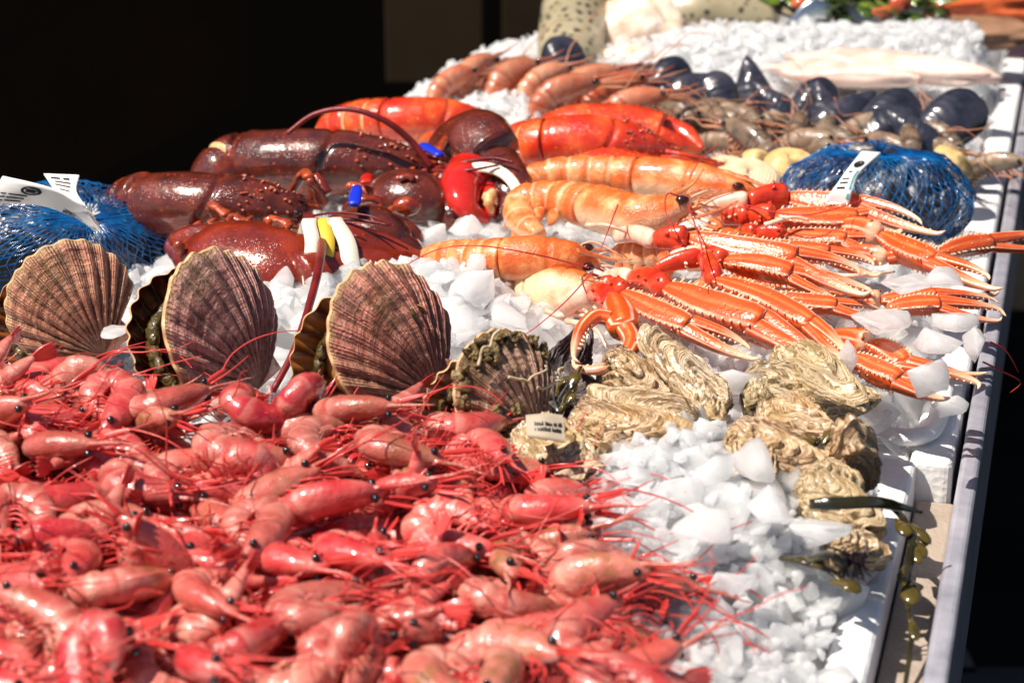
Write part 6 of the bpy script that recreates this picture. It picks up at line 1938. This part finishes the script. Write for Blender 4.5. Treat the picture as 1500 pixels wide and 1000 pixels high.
# ------------------------------------------------------------------ farther back: clams, prawns, mussels, fish
clam('big pale clam lowest in front beside the right blue net', W(1092, 264, .045), .0215, 0, (1, .1, 0), (.1, -.6, .8), 1)
clam('gold clam with a dark patch touching the right blue net', W(1152, 243, .045), .0195, 1, (1, .3, .1), (-.2, -.5, .85), 2)
clam('small round orange clam behind the big pale clam', W(1107, 230, .045), .0115, 1, (0, 1, 0), (0, -.6, .8), 3)
clam('clam half hidden left of the big pale clam', W(1062, 250, .035), .017, 0, (1, 0, 0), (0, -.4, .9), 4)
clam('brown clam behind the right blue net by the rim', W(1395, 240, .045), .020, 1, (.4, 1, 0), (.3, -.6, .7), 5)

M_TLEG = m_noise('pale_orange_prawn_limb', (0.45, 0.16, 0.08), (0.62, 0.3, 0.18), 60, .35, 0)
big = [prawn_proto(k, b, t, 300 + k, 'large_prawn', M_PINKP, M_TLEG, 'large pink prawn', 'large pink prawns at the back left') for k, (b, t) in enumerate(((95, .1), (140, -.2)))]
tig = [prawn_proto(k, b, t, 330 + k, 'tiger_prawn', M_TIGER, M_TLEG, 'grey tiger prawn', 'raw grey tiger prawns') for k, (b, t) in enumerate(((60, .2), (85, -.2), (50, .4)))]
def lay(pr, k, seen, px, py, z, yaw, roll, s, label):
    p = W(px, py, z)
    M = np.eye(4)
    M[:3, :3] = np.array(Matrix.Rotation(yaw, 3, 'Z') @ Matrix.Rotation(roll, 3, 'X')) * s
    M[:3, 3] = p
    root = pr[k][0]
    if k not in seen:
        seen.add(k); root.matrix_basis = Matrix(M.tolist()); root['label'] = label
    else:
        dup(root, M, label)
rg = np.random.default_rng(6)
seen = set()
for k, (px, py, yaw, l) in enumerate([(648, 142, .5, 'large pink prawn leftmost at the back, beside the dark background'), (676, 132, .6, 'large pink prawn second from left at the back'), (716, 116, .5, 'large pink prawn highest in the back row under the fish'), (736, 136, .3, 'large pink prawn in the middle of the back row'), (782, 136, .3, 'large pink prawn before the leftmost black mussel'),
                               (838, 146, .1, 'large pink prawn below the first two black mussels'), (880, 148, 0., 'browner large prawn right of the back row'), (800, 160, .0, 'large pink prawn lying low on the ice heap'), (905, 170, -.2, 'large pink prawn nearest the red lobster')]):
    lay(big, k % 2, seen, px, py, .055, yaw + PI * .1, 1.1 + .3 * rg.normal(), 1.32, l)
seen = set()
pos = []
for k in range(26):
    u = k / 25
    px = 1000 + 380 * u + rg.normal(0, 8); py = 200 + 22 * u + rg.uniform(-24, 26) * (1 - .35 * u)
    lay(tig, k % 3, seen, px, py, .030 + .012 * rg.random(), rg.choice([1.3, 1.7, 2.2, .3, -1.2]) + rg.normal(0, .35), rg.choice([PI / 2, 1.2, 2.0]), 1.15, 'grey tiger prawn lying in the row before the black mussels')
lay(tig, 0, seen, 1442, 250, .020, -.6, 1.5, 1.0, 'tiger prawn hanging over the right rim')

MB = [(826, 106, 1.35, .3, 'first black mussel at left below the spotted fish tail'), (890, 116, 1.5, -1.1, 'black mussel lying long on its side beside the leftmost one'), (930, 120, 1.3, -.9, 'black mussel overlapping the long lying one'), (962, 124, 1.3, -.3, 'brownish black mussel third cluster in the back row'), (992, 138, 1.35, -.6, 'black mussel leaning right below the ice heap'), (1032, 138, 1.35, -.7, 'black mussel in the middle of the back row before the fillets'), (1056, 150, 1.1, .4, 'small black mussel low in the middle of the row'),
      (1108, 134, 1.3, .15, 'most upright black mussel, below the pink fillet'), (1140, 152, 1.1, .6, 'small black mussel tucked right of the upright one'), (1178, 154, 1.2, -.4, 'short black mussel before the pink fillet'), (1212, 166, 1.15, .3, 'black mussel left of the leaning pair at right'), (1240, 170, 1.25, -.6, 'black mussel before the white ice heap at right'), (1284, 172, 1.4, -.8, 'long bluish mussel near the right end of the row'), (1310, 180, 1.25, -.5, 'dark mussel overlapping the long bluish one'), (1342, 192, 1.1, .5, 'small dark mussel behind the right blue net'), (1372, 178, 1.55, -.45, 'largest blue black mussel at the right rim')]
rg = np.random.default_rng(31)
for k, (px, py, s, yw, l) in enumerate(MB):
    p = W(px, py + 6, .050)
    up_ = 1 if k % 3 else -1          # most lean with the beak up, some with it buried
    ln = yw * 1.3 + rg.normal(0, .25)
    M = frame((up_ * math.sin(-ln), up_ * .35, up_ * math.cos(ln) * .8) if k != 1 else (-1, .3, .1), (rg.normal(0, .35), -.75, .5 + rg.normal(0, .15)), p, s * 1.2)
    put_mussel(mus_a, M, l, 'black mussels in a row at the back')

# spotted fish: thick body curving out of the picture, cut open to pale flesh
def m_spotted():
    m = Mat('spotted_fish_skin')
    v = m.voro(105, vec=m.tc.outputs['Object'])
    n = m.noise(150, 3)
    f = m.ramp(m.math('ADD', v, m.math('MULTIPLY', n, .35)), [(.42, 1.0), (.56, 0.0)])
    col = m.mix(f, m.ramp(m.noise(20, 3), [(.3, (.26, .22, .13)), (.7, (.42, .37, .25))]), (.018, .016, .014))
    return m.done(m.bsdf(col, .4, m.bump(n, .3, .001), coat=.3))
M_SPOT = m_spotted()
fs = thing('spotted_fish', 'upright spotted fish tail piece left of the cream cut', 'fish', W(838, 100, .02), 'spotted fish at the back')
Q = spl(WP([(838, 112, .03), (836, 70, .05), (842, 20, .075), (850, -40, .10)]), 40)
build('body', loft(Q, .034 * np.interp(np.linspace(0, 1, 40), [0, .1, .5, 1], [.8, 1.0, 1.05, .95]), .034, up=(0, -1, .2), seg=32), M_SPOT, fs)
fs2 = thing('spotted_fish', 'dark spotted fish lying behind the cream cut piece', 'fish', W(1060, 40, .03), 'spotted fish at the back')
Q = spl(WP([(930, 20, .04), (985, 14, .055), (1060, 14, .058), (1120, 26, .05), (1170, 40, .04)]), 40)
build('body', loft(Q, .055 * np.interp(np.linspace(0, 1, 40), [0, .15, .5, 1], [.5, .85, 1.0, .5]), .036 * np.interp(np.linspace(0, 1, 40), [0, .15, .5, 1], [.5, .85, 1.0, .5]), up=(0, -.3, .9), seg=32), M_SPOT, fs2)
M_FISHF = m_noise('pale_fish_flesh', (0.70, 0.46, 0.32), (0.82, 0.66, 0.52), 40, .35, .5, 120, .003, c=(.85, .76, .68), sss=.3)
M_FILL = m_noise('pink_fish_fillet', (0.62, 0.34, 0.28), (0.75, 0.55, 0.47), 26, .3, .4, 90, .002, c=(.78, .66, .58), sss=.3)
def lump(name, label, cat, px, py, z, rx, ry, rz, mat, seed, yaw=0, amp=.2, group=None):
    g = ball((0, 0, 0), 1.0, 40)
    v = np.concatenate(g.v)
    v = v * (1 + amp * fbm(v * 1.8, 4, seed)[:, None])
    v = v * np.array([rx, ry, rz])
    c, s = math.cos(yaw), math.sin(yaw)
    v = np.stack([v[:, 0] * c - v[:, 1] * s, v[:, 0] * s + v[:, 1] * c, v[:, 2]], 1) + W(px, py, z)
    g.v = [v]
    return solo(name, g, mat, label, cat, group)
lump('fish_steak', 'cream coloured cut fish piece standing against the spotted fish', 'fish piece', 926, 54, .055, .050, .026, .044, M_FISHF, 3, -.3, .30)
lump('fish_steak', 'smaller pale fish piece below the cream cut', 'fish piece', 925, 92, .040, .040, .026, .018, M_FISHF, 6, -.3, .3)
lump('fish_fillet', 'long pale pink fillet lying right of the middle on the ice', 'fillet', 1310, 98, .060, .10, .028, .014, M_FILL, 8, -.5, .12, 'fish fillets at the back')
lump('fish_fillet', 'pink fillet lying in front of the long pale one', 'fillet', 1235, 108, .055, .07, .026, .012, M_FILL, 9, -.4, .14, 'fish fillets at the back')
lump('fish_fillet', 'tan skinned fillet behind the ice under the spotted fish', 'fillet', 1050, 56, .055, .055, .03, .014, m_noise('tan_skin', (.22, .13, .08), (.42, .28, .19), 30, .35, .3), 10, -.2, .15, 'fish fillets at the back')
lump('fish_fillet', 'brownish fillet at upper right beneath the red fish', 'fillet', 1400, 48, .05, .09, .04, .018, m_noise('brown_fillet', (.18, .09, .05), (.36, .2, .12), 30, .35, .3), 12, -.2, .15, 'fish fillets at the back')
lump('red_fish', 'bright orange red fish pieces at the top right', 'fish', 1420, 0, .06, .10, .05, .022, m_noise('orange_fish_flesh', (.55, .07, .02), (.72, .16, .05), 30, .3, .5, 80, .003), 13, -.1, .25)

# bowl of green salad with its spoon
bw = thing('salad_bowl', 'steel bowl of green and red salad behind the fillets', 'bowl', W(1255, 78, .05))
c = W(1256, 62, .035)
th = np.linspace(0, 1, 16)
ph = np.linspace(0, 2 * PI, 48, endpoint=False)
def bowl(k, dz):
    rr = (.045 + .050 * th ** .6) * k
    return np.stack([c[0] + rr[:, None] * np.cos(ph), c[1] + rr[:, None] * np.sin(ph), c[2] - .035 + .07 * (th ** 1.6)[:, None] + dz + 0 * ph], -1).reshape(-1, 3)
M_STEEL = m_noise('brushed_steel', (.55, .55, .56), (.68, .68, .69), 30, .22, .1, metal=1.0)
g = G().add(bowl(1, 0), gridf(16, 48)[:]).add(bowl(.97, .002), [q[::-1] for q in gridf(16, 48)])
build('bowl_wall', g, M_STEEL, bw)
rg = np.random.default_rng(12)
M_SAL = [m_noise('green_salad_leaf', (.05, .10, .012), (.17, .24, .03), 60, .25, .3, coat=.6), m_noise('dark_herb', (.02, .045, .008), (.07, .11, .02), 60, .25, .3, coat=.6), m_noise('red_pepper_dice', (.45, .04, .02), (.62, .14, .05), 60, .2, .2, coat=.6)]
for k in range(3):
    g = G()
    for _ in range((70, 55, 22)[k]):
        a, rr = rg.uniform(0, 2 * PI), .088 * math.sqrt(rg.random())
        p = c + [rr * math.cos(a), rr * math.sin(a), .042 + .020 * (1 - (rr / .09) ** 2) + rg.normal(0, .004)]
        if k < 2:
            blade(p, rg.normal(0, 1, 3) * [1, 1, .4], rg.normal(0, .5, 3) + [0, 0, 1], rg.uniform(.018, .034), rg.uniform(.006, .011), .0012, 8, rg.uniform(-.4, .4), g)
        else:
            build('pepper_dice', ball(p + [0, 0, .004], rg.uniform(.005, .009), 10, scale=rg.uniform(.6, 1.3, 3)), M_SAL[2], bw)
    if k < 2: build(['salad_leaves', 'chopped_herbs'][k], g, M_SAL[k], bw)
sp = W(1182, 58, .05)
g = ball((0, 0, 0), 1.0, 24)
v = np.concatenate(g.v)
v = v * [.026, .006, .045]
g.v = [v @ np.array(Matrix.Rotation(.35, 3, 'Y')).T + sp]
wire([sp + [.012, 0, .04], sp + [.05, .03, .12], sp + [.08, .06, .20]], .005, .004, 20, 10, g)
solo('serving_spoon', g, M_STEEL, 'large steel serving spoon leaning left of the salad', 'spoon')

# ================================================================== light and camera
SUN = unit((-0.48, -0.20, 0.85))
sl_ = bpy.data.lights.new('sun', 'SUN')
sl_.energy = 5.0
sl_.angle = math.radians(0.6)
sl_.color = (1.0, 0.91, 0.80)
so = bpy.data.objects.new('sun', sl_)
COL.objects.link(so)
so.rotation_euler = Vector((-SUN).tolist()).to_track_quat('-Z', 'Y').to_euler()
so.location = (-2, -1, 4)

wd = bpy.data.worlds.new('World')
SC.world = wd
wd.use_nodes = True
nt = wd.node_tree
sky = nt.nodes.new('ShaderNodeTexSky')
sky.sky_type = 'NISHITA'
sky.sun_disc = False
sky.sun_elevation = math.asin(SUN[2])
sky.sun_rotation = math.atan2(SUN[0], SUN[1])
nt.links.new(sky.outputs[0], nt.nodes['Background'].inputs[0])
nt.nodes['Background'].inputs[1].default_value = 0.05

cd = bpy.data.cameras.new('camera')
cd.lens = LENS
cd.sensor_width = 36.0
cd.clip_start = 0.05
cd.clip_end = 60
cd.dof.use_dof = True
cd.dof.focus_distance = 1.17
cd.dof.aperture_fstop = 10.5
co = bpy.data.objects.new('camera', cd)
COL.objects.link(co)
co.location = CAM.tolist()
co.rotation_euler = (math.pi / 2 - PITCH, 0, 0)
SC.camera = co
SC.view_settings.view_transform = 'Standard'
SC.view_settings.look = 'None'
SC.view_settings.exposure = 0.62
SC.view_settings.gamma = 1.0
SC.view_settings.use_curve_mapping = False
SC.cycles.use_denoising = True
SC.cycles.max_bounces = 12
SC.cycles.diffuse_bounces = 8
SC.cycles.transparent_max_bounces = 14
SC.cycles.transmission_bounces = 6
SC.cycles.caustics_reflective = False
SC.cycles.caustics_refractive = False
SC.cycles.sample_clamp_indirect = 6.0
